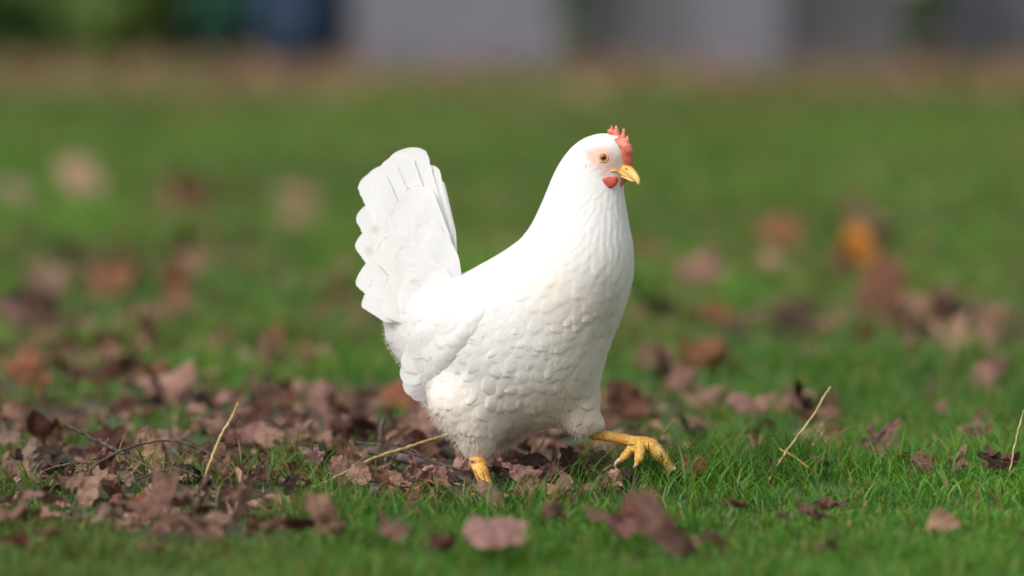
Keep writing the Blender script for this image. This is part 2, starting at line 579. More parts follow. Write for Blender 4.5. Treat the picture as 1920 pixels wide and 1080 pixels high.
def yc_trunk(x, z):
    x = np.asarray(x, float); z = np.asarray(z, float)
    turn = sm(.36, .41, z)                       # the head looks a little towards the viewer
    return -.24 * (x + .02) + .012 - .55 * np.maximum(x - .085, 0) * turn

def fac_trunk(px, py):
    neck = sm(520, 330, py)
    tailw = sm(850, 730, px)
    return (.70 * (1 - neck) + .36 * neck) * (1 - .45 * tailw)

infT = Inflate(TRUNK, .0022, 1.0, fac_fn=fac_trunk)
infN = Inflate(THIGH_NEAR, .002, .75)
infF = Inflate(THIGH_FAR, .002, .7)
infU = Inflate(TUFT, .002, .7)
BH = .0026
lo = (P(690, 0)[0], -.155, P(0, 885)[2]); hi = (P(1205, 0)[0], .155, P(0, 236)[2])
X, Y, Z = grid(lo, hi, BH)
f = norm_sdf(infT.sdf(X, Y, Z, yc_trunk(X, Z)), BH)
f = smin(f, norm_sdf(infN.sdf(X, Y, Z, -.038), BH), .017)
f = smin(f, norm_sdf(infF.sdf(X, Y, Z, -.030), BH), .010)
f = smin(f, norm_sdf(infU.sdf(X, Y, Z, .01), BH), .006)
# far thigh mirrored volume under the belly so that the bird is whole from the other side
bv, bq = surface_nets(f, lo, BH)
bv = relax(bv, bq, 3)
del X, Y, Z, f
bvh = BVHTree.FromPolygons(bv.tolist(), bq.tolist())

CAMP = Vector((0, -CAMD, CAMH))
def hit(px, py, tree=bvh, fallback=None):
    d = (PV(px, py, 0) - CAMP).normalized()
    loc, n, i, dist = tree.ray_cast(CAMP, d)
    if loc is None:
        return fallback, None
    return loc, n

# flow of the feathers, as seen from the side: (px, py, dx, dy)
FLOW = np.array([(1120,285,-1,.5),(1075,300,-.8,.9),(1150,340,-.5,.9),(1080,380,-.45,1),(1150,420,-.15,1),(1050,450,-.65,1),(1120,480,-.35,1),
 (1180,500,.0,1),(960,490,-1,.6),(1140,600,-.45,1),(1040,580,-.7,.8),(930,540,-1,.55),(860,545,-1,.45),(780,560,-1,.35),(740,600,-.8,.8),
 (900,640,-1,.5),(840,640,-.8,.8),(980,700,-.85,.6),(880,730,-.9,.5),(1080,690,-.7,.8),(960,790,-.5,.8),(890,830,-.1,1),(1095,780,.0,1),(1120,740,-.1,1),(840,790,-.5,.8)], float)
def flow(p):
    ppx, ppy = pix(p[0], p[1], p[2])
    d2 = (FLOW[:, 0] - ppx) ** 2 + (FLOW[:, 1] - ppy) ** 2 + 400
    wg = 1 / d2 ** 1.5
    v = (FLOW[:, 2:] * wg[:, None]).sum(0)
    return Vector((v[0], v[0] * -.24, -v[1])).normalized(), float(ppx), float(ppy)

# plumage: sampling points spread over the surface
def spread(v, q, spacing_fn, seed=1):
    r_ = np.random.default_rng(seed)
    a = v[q]
    ar = .5 * np.linalg.norm(np.cross(a[:, 1] - a[:, 0], a[:, 2] - a[:, 0]), axis=1) + .5 * np.linalg.norm(np.cross(a[:, 2] - a[:, 0], a[:, 3] - a[:, 0]), axis=1)
    N = 60000
    fi = r_.choice(len(q), N, p=ar / ar.sum())
    s_, t_ = r_.random(N)[:, None], r_.random(N)[:, None]
    p = a[fi, 0] * (1 - s_) * (1 - t_) + a[fi, 1] * s_ * (1 - t_) + a[fi, 2] * s_ * t_ + a[fi, 3] * (1 - s_) * t_
    sp = spacing_fn(p)
    cell = .004
    table = {}
    keep = []
    for i in range(N):
        r2 = sp[i]; m = int(math.ceil(r2 / cell))
        c = (p[i] / cell).astype(int)
        ok = True
        for dx in range(-m, m + 1):
            for dy in range(-m, m + 1):
                for dz in range(-m, m + 1):
                    for j in table.get((c[0] + dx, c[1] + dy, c[2] + dz), ()):
                        if ((p[i] - p[j]) ** 2).sum() < r2 * r2:
                            ok = False; break
                    if not ok: break
                if not ok: break
            if not ok: break
        if ok:
            table.setdefault((c[0], c[1], c[2]), []).append(i)
            keep.append(i)
    return p[keep]

def in_poly(px, py, poly):
    return poly_dist(np.array([px], float), np.array([py], float), np.array(poly, float))[0] < 0

FACE = [(1097,284),(1118,277),(1138,279),(1152,290),(1160,306),(1158,318),(1142,326),(1126,331),(1122,322),(1108,310)]
def subdivide(v, q):
    e = np.sort(np.concatenate([q[:, [0, 1]], q[:, [1, 2]], q[:, [2, 3]], q[:, [3, 0]]]), axis=1)
    ue, inv = np.unique(e, axis=0, return_inverse=True)
    inv = inv.ravel()
    n, m = len(v), len(q)
    ve = v[ue].mean(1); vf = v[q].mean(1)
    ei = [inv[i * m:(i + 1) * m] + n for i in range(4)]
    fi = np.arange(m) + n + len(ue)
    nq = np.concatenate([np.stack([q[:, k], ei[k], fi, ei[(k - 1) % 4]], 1) for k in range(4)])
    return np.concatenate([v, ve, vf]), nq

def vnormals(v, q):
    fn = np.cross(v[q[:, 2]] - v[q[:, 0]], v[q[:, 3]] - v[q[:, 1]])
    n = np.zeros_like(v)
    for k in range(4):
        for c in range(3):
            n[:, c] += np.bincount(q[:, k], weights=fn[:, c], minlength=len(v))
    return n / np.maximum(np.linalg.norm(n, axis=1)[:, None], 1e-12)

class Cells:
    def __init__(s, v, cell=.008):
        s.c = cell; s.v = v
        k = np.floor(v / cell).astype(np.int64) + 4096
        key = (k[:, 0] * 8192 + k[:, 1]) * 8192 + k[:, 2]
        s.o = np.argsort(key, kind='stable'); s.k = key[s.o]
    def near(s, p, r):
        a = np.floor((p - r) / s.c).astype(int) + 4096; b = np.floor((p + r) / s.c).astype(int) + 4096
        out = []
        for i in range(a[0], b[0] + 1):
            for j in range(a[1], b[1] + 1):
                base = (i * 8192 + j) * 8192
                lo_, hi_ = np.searchsorted(s.k, [base + a[2], base + b[2] + 1])
                if hi_ > lo_: out.append(s.o[lo_:hi_])
        return np.concatenate(out) if out else np.zeros(0, int)

def shingle(v, nrm, quills, q=None, smooth=3):
    ed = np.concatenate([q[:, [0, 1]], q[:, [1, 2]], q[:, [2, 3]], q[:, [3, 0]]]); ed = np.concatenate([ed, ed[:, ::-1]])
    return _shingle(v, nrm, quills, ed, smooth)

def _shingle(v, nrm, quills, ed, smooth):
    """height of overlapping contour feathers over a surface. quills: (point, normal, flow, length, width, lift, softness)"""
    cl = Cells(v)
    hgt = np.zeros(len(v)); U = np.zeros((len(v), 2)); tone = np.zeros(len(v))
    rt = random.Random(3)
    for p, n_, t_, L, W, lift, soft in quills:
        t_ = (t_ - n_ * t_.dot(n_)).normalized(); b_ = n_.cross(t_)
        idx = cl.near(np.array(p), L * .62)
        if not len(idx): continue
        d = v[idx] - np.array(p)
        ok = nrm[idx] @ np.array(n_) > .2
        a = (d @ np.array(t_)) / (L * .5); c = (d @ np.array(b_)) / (W * .5)
        # rounded tongue: parallel sides, round tip
        aa = np.maximum(a + .15, 0) / 1.15
        rr = np.sqrt(aa ** 2.0 + np.abs(c) ** 2.2)
        edge = 1 - sm(1 - soft, 1.0, rr)
        rise = np.clip((a + 1.0) / 2.0, 0, 1) ** 1.2
        hh = lift * rise * edge * (1 - .18 * c * c)
        hh = np.where(ok, hh, 0)
        up = hh > hgt[idx]
        k = idx[up]
        hgt[k] = hh[up]
        du = rt.random() * 9
        U[k, 0] = c[up] * W / .028 + du; U[k, 1] = a[up] * L / .028 + du; tone[k] = rt.random()
    for _ in range(smooth):
        acc = np.bincount(ed[:, 0], weights=hgt[ed[:, 1]], minlength=len(v)) / np.maximum(np.bincount(ed[:, 0], minlength=len(v)), 1)
        hgt = hgt + .6 * (acc - hgt)
    return hgt, U, tone

def spacing_body(p):
    ppx, ppy = pix(p[:, 0], p[:, 1], p[:, 2])
    head = sm(370, 300, ppy); neck = sm(560, 420, ppy)
    return .0098 * (1 - neck) + .0062 * neck * (1 - head) + (.0034 - .0062) * head * neck + .0 * ppx

bv2, bq2 = subdivide(bv, bq)
bv2 = relax(bv2, bq2, 2)
bn2 = vnormals(bv2, bq2)
quills = []
rF = random.Random(5)
for p in spread(bv, bq, spacing_body, 3):
    p = Vector(p.tolist())
    q_, n_, _, _ = bvh.find_nearest(p)
    t_, ppx, ppy = flow(p)
    if n_.y < .1 and in_poly(ppx, ppy, FACE): continue
    t_ = (t_ + Vector((rF.uniform(-.16, .16), rF.uniform(-.16, .16), rF.uniform(-.16, .16)))).normalized()
    neck = float(sm(580, 430, ppy)); head = float(sm(380, 310, ppy))
    fluff = float(sm(700, 800, ppy)); back = float(sm(980, 840, ppx)) * (1 - fluff)
    sc = rF.uniform(.82, 1.18)
    L = ((.030 + .006 * back - .003 * fluff) * (1 - neck) + (.030 * (1 - head) + .010 * head) * neck) * sc
    W = ((.0215 + .003 * back) * (1 - neck) + (.0068 * (1 - head) + .0042 * head) * neck) * sc
    lift = ((.0008 + .0019 * rF.random() ** 1.7 + .0006 * fluff) * (1 - neck) + (.0014 * (1 - head) + .0006 * head) * neck)
    quills.append((q_, n_, t_, L, W, lift, rF.uniform(.38, .72)))
bh, bU, btone = shingle(bv2, bn2, quills, bq2, 3)
bv2 = bv2 + bn2 * (bh - .0012 * sm(560, 640, pix(bv2[:, 0], bv2[:, 1], bv2[:, 2])[1]))[:, None]
print('body feathers', len(quills), len(bv2))
class Plume:
    def __init__(s): s.v, s.f, s.uv, s.n = [], [], [], 0
    def add(s, o, f_, u):
        s.v += o; s.uv += u
        s.f += [[i + s.n for i in q_] for q_ in f_]; s.n += len(o)
body_pl = Plume()

bvh2 = BVHTree.FromPolygons(bv2.tolist(), bq2.tolist())
def loose_feather(px, py, dx, dy, L, wpx, lift, S=9, V=6):
    ln = math.hypot(dx, dy); dx, dy = dx / ln, dy / ln
    out, uv, fc = [], [], []
    last = None
    fr = [0.0] * (V + 1)
    bend = rF.uniform(-.15, .15); skew = rF.uniform(-.0012, .0012)
    for i in range(S + 1):
        s = 1 - (1 - i / S) ** 1.5
        wv = .5 + .5 * min(1, s / .4) if s < .6 else math.sqrt(max(.03, 1 - ((s - .6) / .402) ** 2.4))
        for k in range(V + 1):
            v = -1 + 2 * k / V
            ss = s - (fr[k] * (s - .75) / .25 if s > .75 else 0)
            x_ = px + dx * L * ss + dy * (v * wv * wpx * .5 + bend * L * ss * ss); y_ = py + dy * L * ss - dx * (v * wv * wpx * .5 + bend * L * ss * ss)
            loc, n_ = hit(x_, y_, bvh2)
            if loc is None or n_.y > -.12: return None
            z = -.0012 + (lift + .0012) * ss ** 1.4 - (.0014 - .0004 * ss) * abs(v) ** 2.5 + skew * v * ss
            out.append(tuple(loc + n_ * z)); uv.append(((k / V) * wpx * .0006 / .014, ss * L * .0006 / .014))
    for i in range(S):
        for k in range(V):
            a = i * (V + 1) + k
            fc.append((a + V + 1, a + V + 2, a + 1, a))
    if vnormals(np.array(out), np.array(fc))[:, 1].mean() > 0: fc = [f_[::-1] for f_ in fc]
    return out, fc, uv
nlf = 0
spots = []
for _ in range(5200):
    px, py = rF.uniform(700, 1185), rF.uniform(520, 850)
    lim = 19 if py < 700 else 15
    if any((px - x_) ** 2 + ((py - y_) * 1.2) ** 2 < lim * lim for x_, y_ in spots): continue
    loc, n_ = hit(px, py, bvh2)
    if loc is None or n_.y > -.15: continue
    spots.append((px, py))
# laid from the tail end forwards and from below upwards, as plumage overlaps
for px, py in spots:
    if rF.random() < .46: continue
    d2 = (FLOW[:, 0] - px) ** 2 + (FLOW[:, 1] - py) ** 2 + 400
    wg = 1 / d2 ** 1.5
    fx, fy = (FLOW[:, 2] * wg).sum() / wg.sum(), (FLOW[:, 3] * wg).sum() / wg.sum()
    an = rF.gauss(0, .24)
    fx, fy = fx * math.cos(an) - fy * math.sin(an), fx * math.sin(an) + fy * math.cos(an)
    low = float(sm(660, 780, py))
    r_ = loose_feather(px - fx * 14, py - fy * 14, fx, fy, rF.uniform(42, 84) - 14 * low, rF.uniform(26, 58) - 10 * low, (rF.uniform(.0002, .0015) + .0007 * low) * (.35 + .65 * float(sm(500, 640, py))))
    if r_: body_pl.add(*r_); nlf += 1
print('loose feathers', nlf)

# loose down on belly, thighs and rump: thin soft strands
nd = 0
for p in spread(bv, bq, lambda p: np.full(len(p), .0042), 9):
    ppx, ppy = pix(*p)
    if ppy < 380: continue
    low = float(sm(760, 830, ppy))
    p = Vector(p.tolist()); q_, n_, _, _ = bvh.find_nearest(p)
    t_, _, _ = flow(p)
    for _ in range(2):
        jt = .18 + .25 * low
        tt = (t_ + n_ * rF.uniform(.02, .10 + .12 * low) + Vector((rF.uniform(-jt, jt), rF.uniform(-jt, jt), rF.uniform(-jt, jt)))).normalized()
        Ls = rF.uniform(.003, .006 + .006 * low); side = tt.cross(n_).normalized() * .00014
        m_ = q_ + tt * Ls * .5 + n_ * .001; e_ = q_ + tt * Ls + n_ * -.0008
        body_pl.add([tuple(q_ - side), tuple(q_ + side), tuple(m_ + side * .8), tuple(m_ - side * .8), tuple(e_ + side * .2), tuple(e_ - side * .2)],
                    [(0, 1, 2, 3), (3, 2, 4, 5)], [(0, 0)] * 6)
        nd += 1
print('down', nd)

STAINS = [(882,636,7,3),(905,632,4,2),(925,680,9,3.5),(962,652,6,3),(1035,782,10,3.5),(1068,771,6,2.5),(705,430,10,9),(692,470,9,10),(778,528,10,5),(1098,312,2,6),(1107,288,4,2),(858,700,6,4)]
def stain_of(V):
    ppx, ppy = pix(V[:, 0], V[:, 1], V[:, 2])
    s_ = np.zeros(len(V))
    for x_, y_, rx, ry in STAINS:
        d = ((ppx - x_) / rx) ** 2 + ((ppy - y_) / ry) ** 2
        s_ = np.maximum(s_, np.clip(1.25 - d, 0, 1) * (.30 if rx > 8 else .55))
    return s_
allv = np.concatenate([bv2, np.array(body_pl.v)])
allf = bq2.tolist() + [[i + len(bv2) for i in q_] for q_ in body_pl.f]
alluv = np.concatenate([bU, np.array(body_pl.uv)])
ppx, ppy = pix(allv[:, 0], allv[:, 1], allv[:, 2])
dface = poly_dist(ppx, ppy, np.array(FACE, float))
skin = sm(10, -9, dface) * .82
skin = np.maximum(skin, .95 * np.exp(-(((ppx - 1146) / 15) ** 2 + ((ppy - 303) / 11) ** 2)))
skin = np.maximum(skin, .8 * np.exp(-(((ppx - 1131) / 13) ** 2 + ((ppy - 294) / 12) ** 2)))
skin *= (1 - .6 * np.exp(-(((ppx - 1110) / 14) ** 2 + ((ppy - 316) / 10) ** 2)))
skin[len(bv2):] = 0
# warm bounce painted into breast and belly plumage, varying from feather to feather
btone_all = np.concatenate([btone, np.full(len(allv) - len(btone), .5)])
bounce_tint = np.clip((.35 + .65 * btone_all) * (.08 + .95 * sm(940, 1100, ppx) * sm(420, 600, ppy) + .95 * sm(680, 790, ppy)), 0, 1)
hpart('body', allv, allf, M_PLUMAGE, uv=alluv, attrs={'skin': skin, 'stain': stain_of(allv), 'bounce_tint': bounce_tint})

# ---- near wing: a flattened folded blade that hugs the flank
WING = [(975,540),(935,517),(885,518),(862,524),(832,558),(802,602),(782,646),(772,680),(772,704),(777,720),(788,727),(800,726),(818,720),(843,709),(872,694),(915,655),(955,600)]
def yc_wing(x, z):
    u = infT.at(x, z)
    wx, wz = pix(x, 0 * np.asarray(x), z)
    return yc_trunk(x, z) - np.sqrt(np.maximum(u, .040 ** 2)) + .0022 + .016 * sm(935, 1020, wx + .8 * (wz - 520))
def vane(name, base, tip, wpx, yfun, off, parent, camber=.1, bend=0., rag=.012, tipround=.86, ns=34, nv=12, mirror=False, sink=.006):
    """one long feather: quill end and tip given on the photo, laid in the plane yfun"""
    b_, t_ = np.array(base, float), np.array(tip, float)
    ax = t_ - b_; L = np.hypot(*ax); ax = ax / L; pr = np.array([ax[1], -ax[0]])
    ph = rF.uniform(0, 6); V, U = [], []
    ridge = [rF.uniform(-1, 1) * .00022 for _ in range(nv + 1)]
    u = np.linspace(0, 1, ns + 1); S_ = 1 - (1 - u) ** 1.7
    saw = {(i, k): rF.uniform(0, rag * 3) for i in range(ns + 1) for k in (0, nv)}
    for i, s in enumerate(S_):
        wv = .40 + .60 * min(1, s / .45) ** .8 if s < tipround else math.sqrt(max(.02, 1 - ((s - tipround) / (1.0005 - tipround)) ** 2.6))
        for k in range(nv + 1):
            v = -1 + 2 * k / nv
            ss = s - .15 * (v * v) * s * (wpx / L) * (1 - float(sm(tipround * .7, tipround, s)))
            wj = wv * (1 - (saw[i, k] * float(sm(.6, .8, s)) if k in (0, nv) else 0))
            p2 = b_ + ax * ss * L + pr * (v * wj * wpx * .5 + bend * L * ss * ss)
            w0 = P(p2[0], p2[1], 0.0)
            y = float(yfun(w0[0], w0[2])) + off
            W = wpx * .0006
            ft = 1 - float(sm(.50, .97, s))
            y += camber * W * ft * (v * v - .3) - .0009 * math.exp(-(v / .10) ** 2) * ft + .0005 * math.sin(8 * s + ph + 2 * v) - .0012 * s + sink * (1 - s) ** 2.2 + (ridge[k] * min(1, 4 * s) + .0001 * math.sin(31 * s + 5 * k)) * (1 - float(sm(.62, .90, s)))
            V.append(P(p2[0], p2[1], y)); U.append((k / nv * W / .014, s * L * .0006 / .014))
    V = np.array(V)
    Fc = []
    for i in range(ns):
        for k in range(nv):
            a = i * (nv + 1) + k
            Fc.append((a + nv + 1, a + nv + 2, a + 1, a))
    Fc = np.array(Fc)
    nn = vnormals(V, Fc)
    if nn[:, 1].mean() > 0: Fc = Fc[:, ::-1]
    if mirror:
        V[:, 1] = 2 * yc_trunk(V[:, 0], V[:, 2]) - V[:, 1]; Fc = Fc[:, ::-1]
    return hpart(name, V, Fc.copy(), M_FEATHER, parent, uv=np.array(U), attrs={'stain': stain_of(V)})

FLIGHT = ((920,650,787,740,18,-.0020),(885,640,769,742,44,-.0034),(880,618,758,733,48,-.0037),(874,596,753,713,50,-.0041),(870,572,756,692,50,-.0045),(866,552,766,664,48,-.0049))
def make_wing(mirror):
    v, q = inflate_mesh(WING, yc_wing, .022, .0022, .016)
    n = vnormals(v, q)
    tree = BVHTree.FromPolygons(v.tolist(), q.tolist())
    v2, q2 = subdivide(v, q); v2 = relax(v2, q2, 2); n2 = vnormals(v2, q2)
    quills = []
    for p in spread(v, q, lambda p: np.full(len(p), .0125), 11):
        p = Vector(p.tolist()); q_, n_, _, _ = tree.find_nearest(p)
        if n_.y > .2: continue
        t_, ppx, ppy = flow(p)
        sc = rF.uniform(.85, 1.2); tipz = float(sm(960, 830, ppx))
        quills.append((q_, n_, (t_ + Vector((rF.uniform(-.15, .15), 0, rF.uniform(-.15, .15)))).normalized(),
                       (.033 + .008 * tipz) * sc, (.023 + .005 * tipz) * sc, (.0017 + .0012 * rF.random()) * (.5 + .5 * tipz), rF.uniform(.18, .34)))
    h_, U, tone_ = shingle(v2, n2, quills, q2, 2)
    v2 = v2 + n2 * h_[:, None]
    if mirror:
        v2[:, 1] = 2 * yc_trunk(v2[:, 0], v2[:, 2]) - v2[:, 1]; q2 = q2[:, ::-1].copy()
    wo = hpart('wing', v2, q2, M_PLUMAGE, uv=U, attrs={'stain': stain_of(v2)})
    for bx, by, tx, ty, wpx, off in FLIGHT:
        vane('flight_feather', (bx, by), (tx, ty), wpx, yc_wing, off - .0012, wo, .05, .03 if wpx > 20 else 0, .004, .80, 30, 10, mirror)
    # greater coverts: scalloped row over the roots of the flight feathers
    for bx, by, tx, ty, wpx, off in ((905,600,834,690,46,-.0058),(894,585,812,682,46,-.0062),(884,570,797,664,46,-.0066),(876,555,788,638,44,-.0068),(890,560,826,640,48,-.0072),(884,545,812,610,46,-.0074)):
        vane('covert_feather', (bx, by), (tx, ty), wpx, yc_wing, off - .0004, wo, .05, .02, .003, .72, 22, 10, mirror, .010)
make_wing(False)
make_wing(True)

# ---- tail: single feathers, each a ribbed vane of its own
tail = bpy.data.objects.new('tail', None)
COL.objects.link(tail); tail.parent = hen
TY = .030
def y_tail(x, z): return TY + .004 + .27 * (np.asarray(z) - .335) - .20 * (np.asarray(x) + .085)
def tail_feather(base, tip, wpx, dy, camber=.10, bend=0., rag=.012, rot=0., tipround=.90, ns=44, nv=24, sink=.0):
    return vane('tail_feather', base, tip, wpx * 1.22, y_tail, dy, tail, camber, -bend, rag, tipround, ns, nv, False, sink)
for args in (
    ((848,520),(809,335),40,.008,.025,-.01), ((840,525),(794,310),50,.006,.025,-.01), ((830,540),(758,279),66,.0035,.025,.0,.016),
    ((820,545),(736,294),58,.001,.025,.01,.02), ((808,550),(704,315),58,-.001,.025,.02,.022), ((800,555),(684,330),50,-.003,.025,.03,.024),
    ((796,560),(683,386),62,.0005,.025,.05,.014), ((790,566),(678,438),60,.002,.025,.06), ((780,578),(679,503),64,.003,.025,.05), ((775,592),(688,543),60,.001,.025,.03)):
    tail_feather(*args)
# tail coverts overlapping the quills
for (bx, by, tx, ty, wpx, dy) in ((842,540,768,352,56,-.0048),(826,545,737,393,56,-.0060),(826,555,716,452,58,-.0076),(842,545,744,474,50,-.0094),(850,560,764,505,60,-.0112),(856,530,808,440,40,-.0080),(850,540,790,418,42,-.0066),(825,588,722,556,60,-.0034),(822,580,726,522,46,-.0050),(858,575,790,532,52,-.0130),(850,590,750,548,52,-.0125)):
    tail_feather((bx, by), (tx, ty), wpx * 1.08, dy * .6, .025, .02, .007, 0, .80, 30, 20, .004)

# ---- head: comb, wattles, beak, eyes
YH = float(yc_trunk(PV(1150, 300).x, 0)) + .001
COMB = [(1149,262),(1142,252),(1138.5,246),(1140,241),(1143,243),(1144.5,238),(1147,233.5),(1149.5,238),(1151.5,246),(1152.5,240),(1154,234.5),(1157,236),(1160,243),(1162,251),(1164,255),
 (1165.5,250),(1167.5,242),(1170,239.5),(1172.4,243),(1172.2,252),(1172,261),(1174,256),(1176,252.5),(1178.6,255),(1179,262),(1180,268),(1184.5,273),(1186.6,284),(1187.5,295),(1186,306),(1180,312),(1171,311),(1167,299),(1163,282),(1157,270)]
CE = np.array([(236,1136),(252,1141),(262,1149),(270,1157),(282,1163),(299,1167),(311,1170)], float)
_cw = P(CE[:, 1], CE[:, 0], 0.0)
_cy = yc_trunk(_cw[:, 0], _cw[:, 2]) - np.sqrt(np.maximum(infT.at(_cw[:, 0], _cw[:, 2]), 0))
_cy[0] = _cy[1]
print('comb line', _cy, YH)
def yc_comb(x, z):
    z = np.asarray(z, float)
    y0 = np.interp(-z, -_cw[:, 2], _cy); x0 = np.interp(-z, -_cw[:, 2], _cw[:, 0])
    return y0 - .0002 - .10 * (np.asarray(x) - x0)
YB = float(_cy[-1])
v, q = inflate_mesh(COMB, yc_comb, .30, .0006, .010, res=.0004, it=1)
hpart('comb', v, q, M_COMB)
# white feather tuft on the far side of the comb is the head itself; add a short one
eyeP, eyeN = hit(1131.6, 295)
eyeN = (eyeN + Vector((.05, -.5, .05))).normalized()
def disc_dome(c, n, r, hgt, seg=24, rings=6, inner=0.):
    a = Vector((0, 0, 1)); a = (a - n * a.dot(n)).normalized(); b = n.cross(a)
    V, Fc = [], []
    for i in range(rings + 1):
        th = (math.pi / 2) * i / rings
        rr, zz = r * math.cos(th), hgt * math.sin(th)
        for k in range(seg):
            an = 2 * math.pi * k / seg
            V.append(tuple(c + (a * math.sin(an) + b * math.cos(an)) * rr + n * zz))
    for i in range(rings):
        for k in range(seg):
            Fc.append((i * seg + k, i * seg + (k + 1) % seg, (i + 1) * seg + (k + 1) % seg, (i + 1) * seg + k))
    return V, Fc
def ring(c, n, r, rt, sx=1.0, sz=1.0, seg=28, ts=8):
    a = Vector((0, 0, 1)); a = (a - n * a.dot(n)).normalized(); b = n.cross(a)
    V, Fc = [], []
    for i in range(seg):
        an = 2 * math.pi * i / seg
        d = a * math.sin(an) * sz + b * math.cos(an) * sx
        for k in range(ts):
            an2 = 2 * math.pi * k / ts
            V.append(tuple(c + d * (r + rt * math.cos(an2)) + n * (rt * math.sin(an2))))
    for i in range(seg):
        for k in range(ts):
            i2, k2 = (i + 1) % seg, (k + 1) % ts
            Fc.append((i * ts + k, i * ts + k2, i2 * ts + k2, i2 * ts + k))
    return V, Fc
for side in (1, -1):
    c, n = Vector(eyeP), Vector(eyeN)
    if side < 0:
        yt = float(yc_trunk(c.x, c.z)); c.y = 2 * yt - c.y; n.y = -n.y
    c = c + n * .0002
    V, Fc = disc_dome(c, n, .0048, .0024)
    eye = hpart('eye', np.array(V), Fc, M_IRIS)
    V, Fc = disc_dome(c + n * .0012, n, .0029, .0017)
    hpart('pupil', np.array(V), Fc, M_PUPIL, eye)
    V, Fc = ring(c + n * .0002, n, .0050, .0011, 1.0, .95)
    hpart('eyelid', np.array(V), Fc, M_LID, eye)

# fine white bristles that sweep back over the bare cheek
ck = MB()
for i in range(26):
    px, py = rF.uniform(1098, 1150), rF.uniform(300, 331)
    h0, n0 = hit(px, py)
    if h0 is None: continue
    L_ = rF.uniform(9, 20); dx, dy = -1, rF.uniform(-.25, .75) - (py - 322) * .02
    m0, n1 = hit(px + dx * L_ * .5, py + dy * L_ * .5 + 1.5); e0, n2 = hit(px + dx * L_, py + dy * L_ + 1)
    if m0 is None or e0 is None: continue
    ck.tube([h0 + n0 * .0002 - HB, m0 + n1 * .0007 - HB, e0 + n2 * .0005 - HB], [.00012, .00011, .00004], 4)
ck.build('cheek_bristles', M_FEATHER, hen)

def horn(name, secs, mat, parent=hen, seg=18):
    """secs: (px, py, y, r_vertical, r_side) in pixels; a beak lofted through ellipses"""
    secs = np.array(secs, float)
    sp_ = spline(secs, 16)
    C_ = P(sp_[:, 0], sp_[:, 1], sp_[:, 2])
    V, Fc = [], []
    for i in range(len(sp_)):
        t = Vector(C_[min(i + 1, 15)] - C_[max(i - 1, 0)]).normalized()
        sd = t.cross(Vector((0, 0, 1))).normalized(); up = sd.cross(t)
        for k in range(seg):
            an = 2 * math.pi * k / seg
            ca, sa = math.cos(an), math.sin(an)
            rv = max(sp_[i, 3], .3) * .0006; rs = max(sp_[i, 4], .3) * .0006
            V.append(tuple(Vector(C_[i]) + sd * (ca * rs) + up * (sa * rv * (1 if sa > 0 else .8))))
    for i in range(15):
        for k in range(seg):
            k2 = (k + 1) % seg
            Fc.append((i * seg + k, i * seg + k2, (i + 1) * seg + k2, (i + 1) * seg + k))
    Fc.append(tuple(range(seg))[::-1]); Fc.append(tuple(15 * seg + k for k in range(seg)))
    return hpart(name, np.array(V), Fc, mat, parent)
def yq(px): return YB + .0125 - .75 * (px - 1160) * .0006
beak = horn('beak', [(1160,316,yq(1160)-.004,9,10),(1170,318,yq(1170)-.006,11,10.5),(1180,322,yq(1180)-.008,10.5,9),(1189,330,yq(1189)-.0095,8.5,7),(1196,339,yq(1196)-.0105,5.5,4.6),(1198,345.5,yq(1198)-.011,2.4,2.4),(1198.5,347.5,yq(1198)-.011,.6,.8)], M_BEAK)
horn('lower_mandible', [(1156,327,yq(1156)-.005,4,8),(1168,330,yq(1168)-.007,4.5,7.5),(1178,334.5,yq(1178)-.0085,4,6),(1186,339,yq(1186)-.010,2.6,3.6),(1190,341.5,yq(1190)-.010,.6,.8)], M_BEAK, beak)
for sgn in (-1, 1):     # yellow corner of the mouth, running back along the cheek
    secs = []
    for px, py, rv, rs, y_ in ((1143,321.5,1.2,1.2,0), (1151,321,2.6,2.0,0), (1161,323.5,3.6,3.0,0), (1174,329,3.0,2.8,yq(1174)-.0115), (1184,334,1,1,yq(1184)-.011)):
        h_ = hit(px, py)[0]
        y0 = (h_.y - .0004) if (h_ is not None and y_ == 0) else (y_ or yq(px) - .009)
        if sgn > 0:
            w0 = P(px, py, 0.0); y0 = 2 * float(yc_trunk(w0[0], w0[2])) - y0
            if px > 1170: y0 = yq(px) - .004
        secs.append((px, py, y0, rv, rs))
    horn('mouth_corner', secs, M_BEAK, beak)
btree = BVHTree.FromPolygons([tuple(HB + v_.co) for v_ in beak.data.vertices], [tuple(p_.vertices) for p_ in beak.data.polygons])
a, n = hit(1176, 317.5, btree)
if a is not None:
    mb = MB(); mb.tube([a - HB + Vector((-.0028, 0, .0014)) + n * .0001, a - HB + n * .0003 , a - HB + Vector((.0030, 0, -.0010)) + n * .0001], [.0002, .0008, .0003])
    mb.build('nostril', M_NOSTRIL, beak)
WAT1 = [(1126.6,335),(1134,332.5),(1145,331),(1156,330.5),(1160,337),(1157,344),(1152,350),(1143,353.5),(1136,349.5),(1131,342)]
WAT2 = [(1160,343),(1166,336),(1176,332),(1175,339),(1170,346),(1163,353),(1159.5,351)]
wd = hit(1140, 339)[0]; WY = (wd.y if wd else YH - .014)
v, q = inflate_mesh(WAT1, lambda x, z: WY - .0012 + 0 * x, .13, .0008, .010, res=.0007)
hpart('wattle', v, q, M_WATTLE)
v, q = inflate_mesh(WAT2, lambda x, z: YB + .003 + 0 * x, .13, .0008, .010, res=.0007)
hpart('wattle', v, q, M_WATTLE)

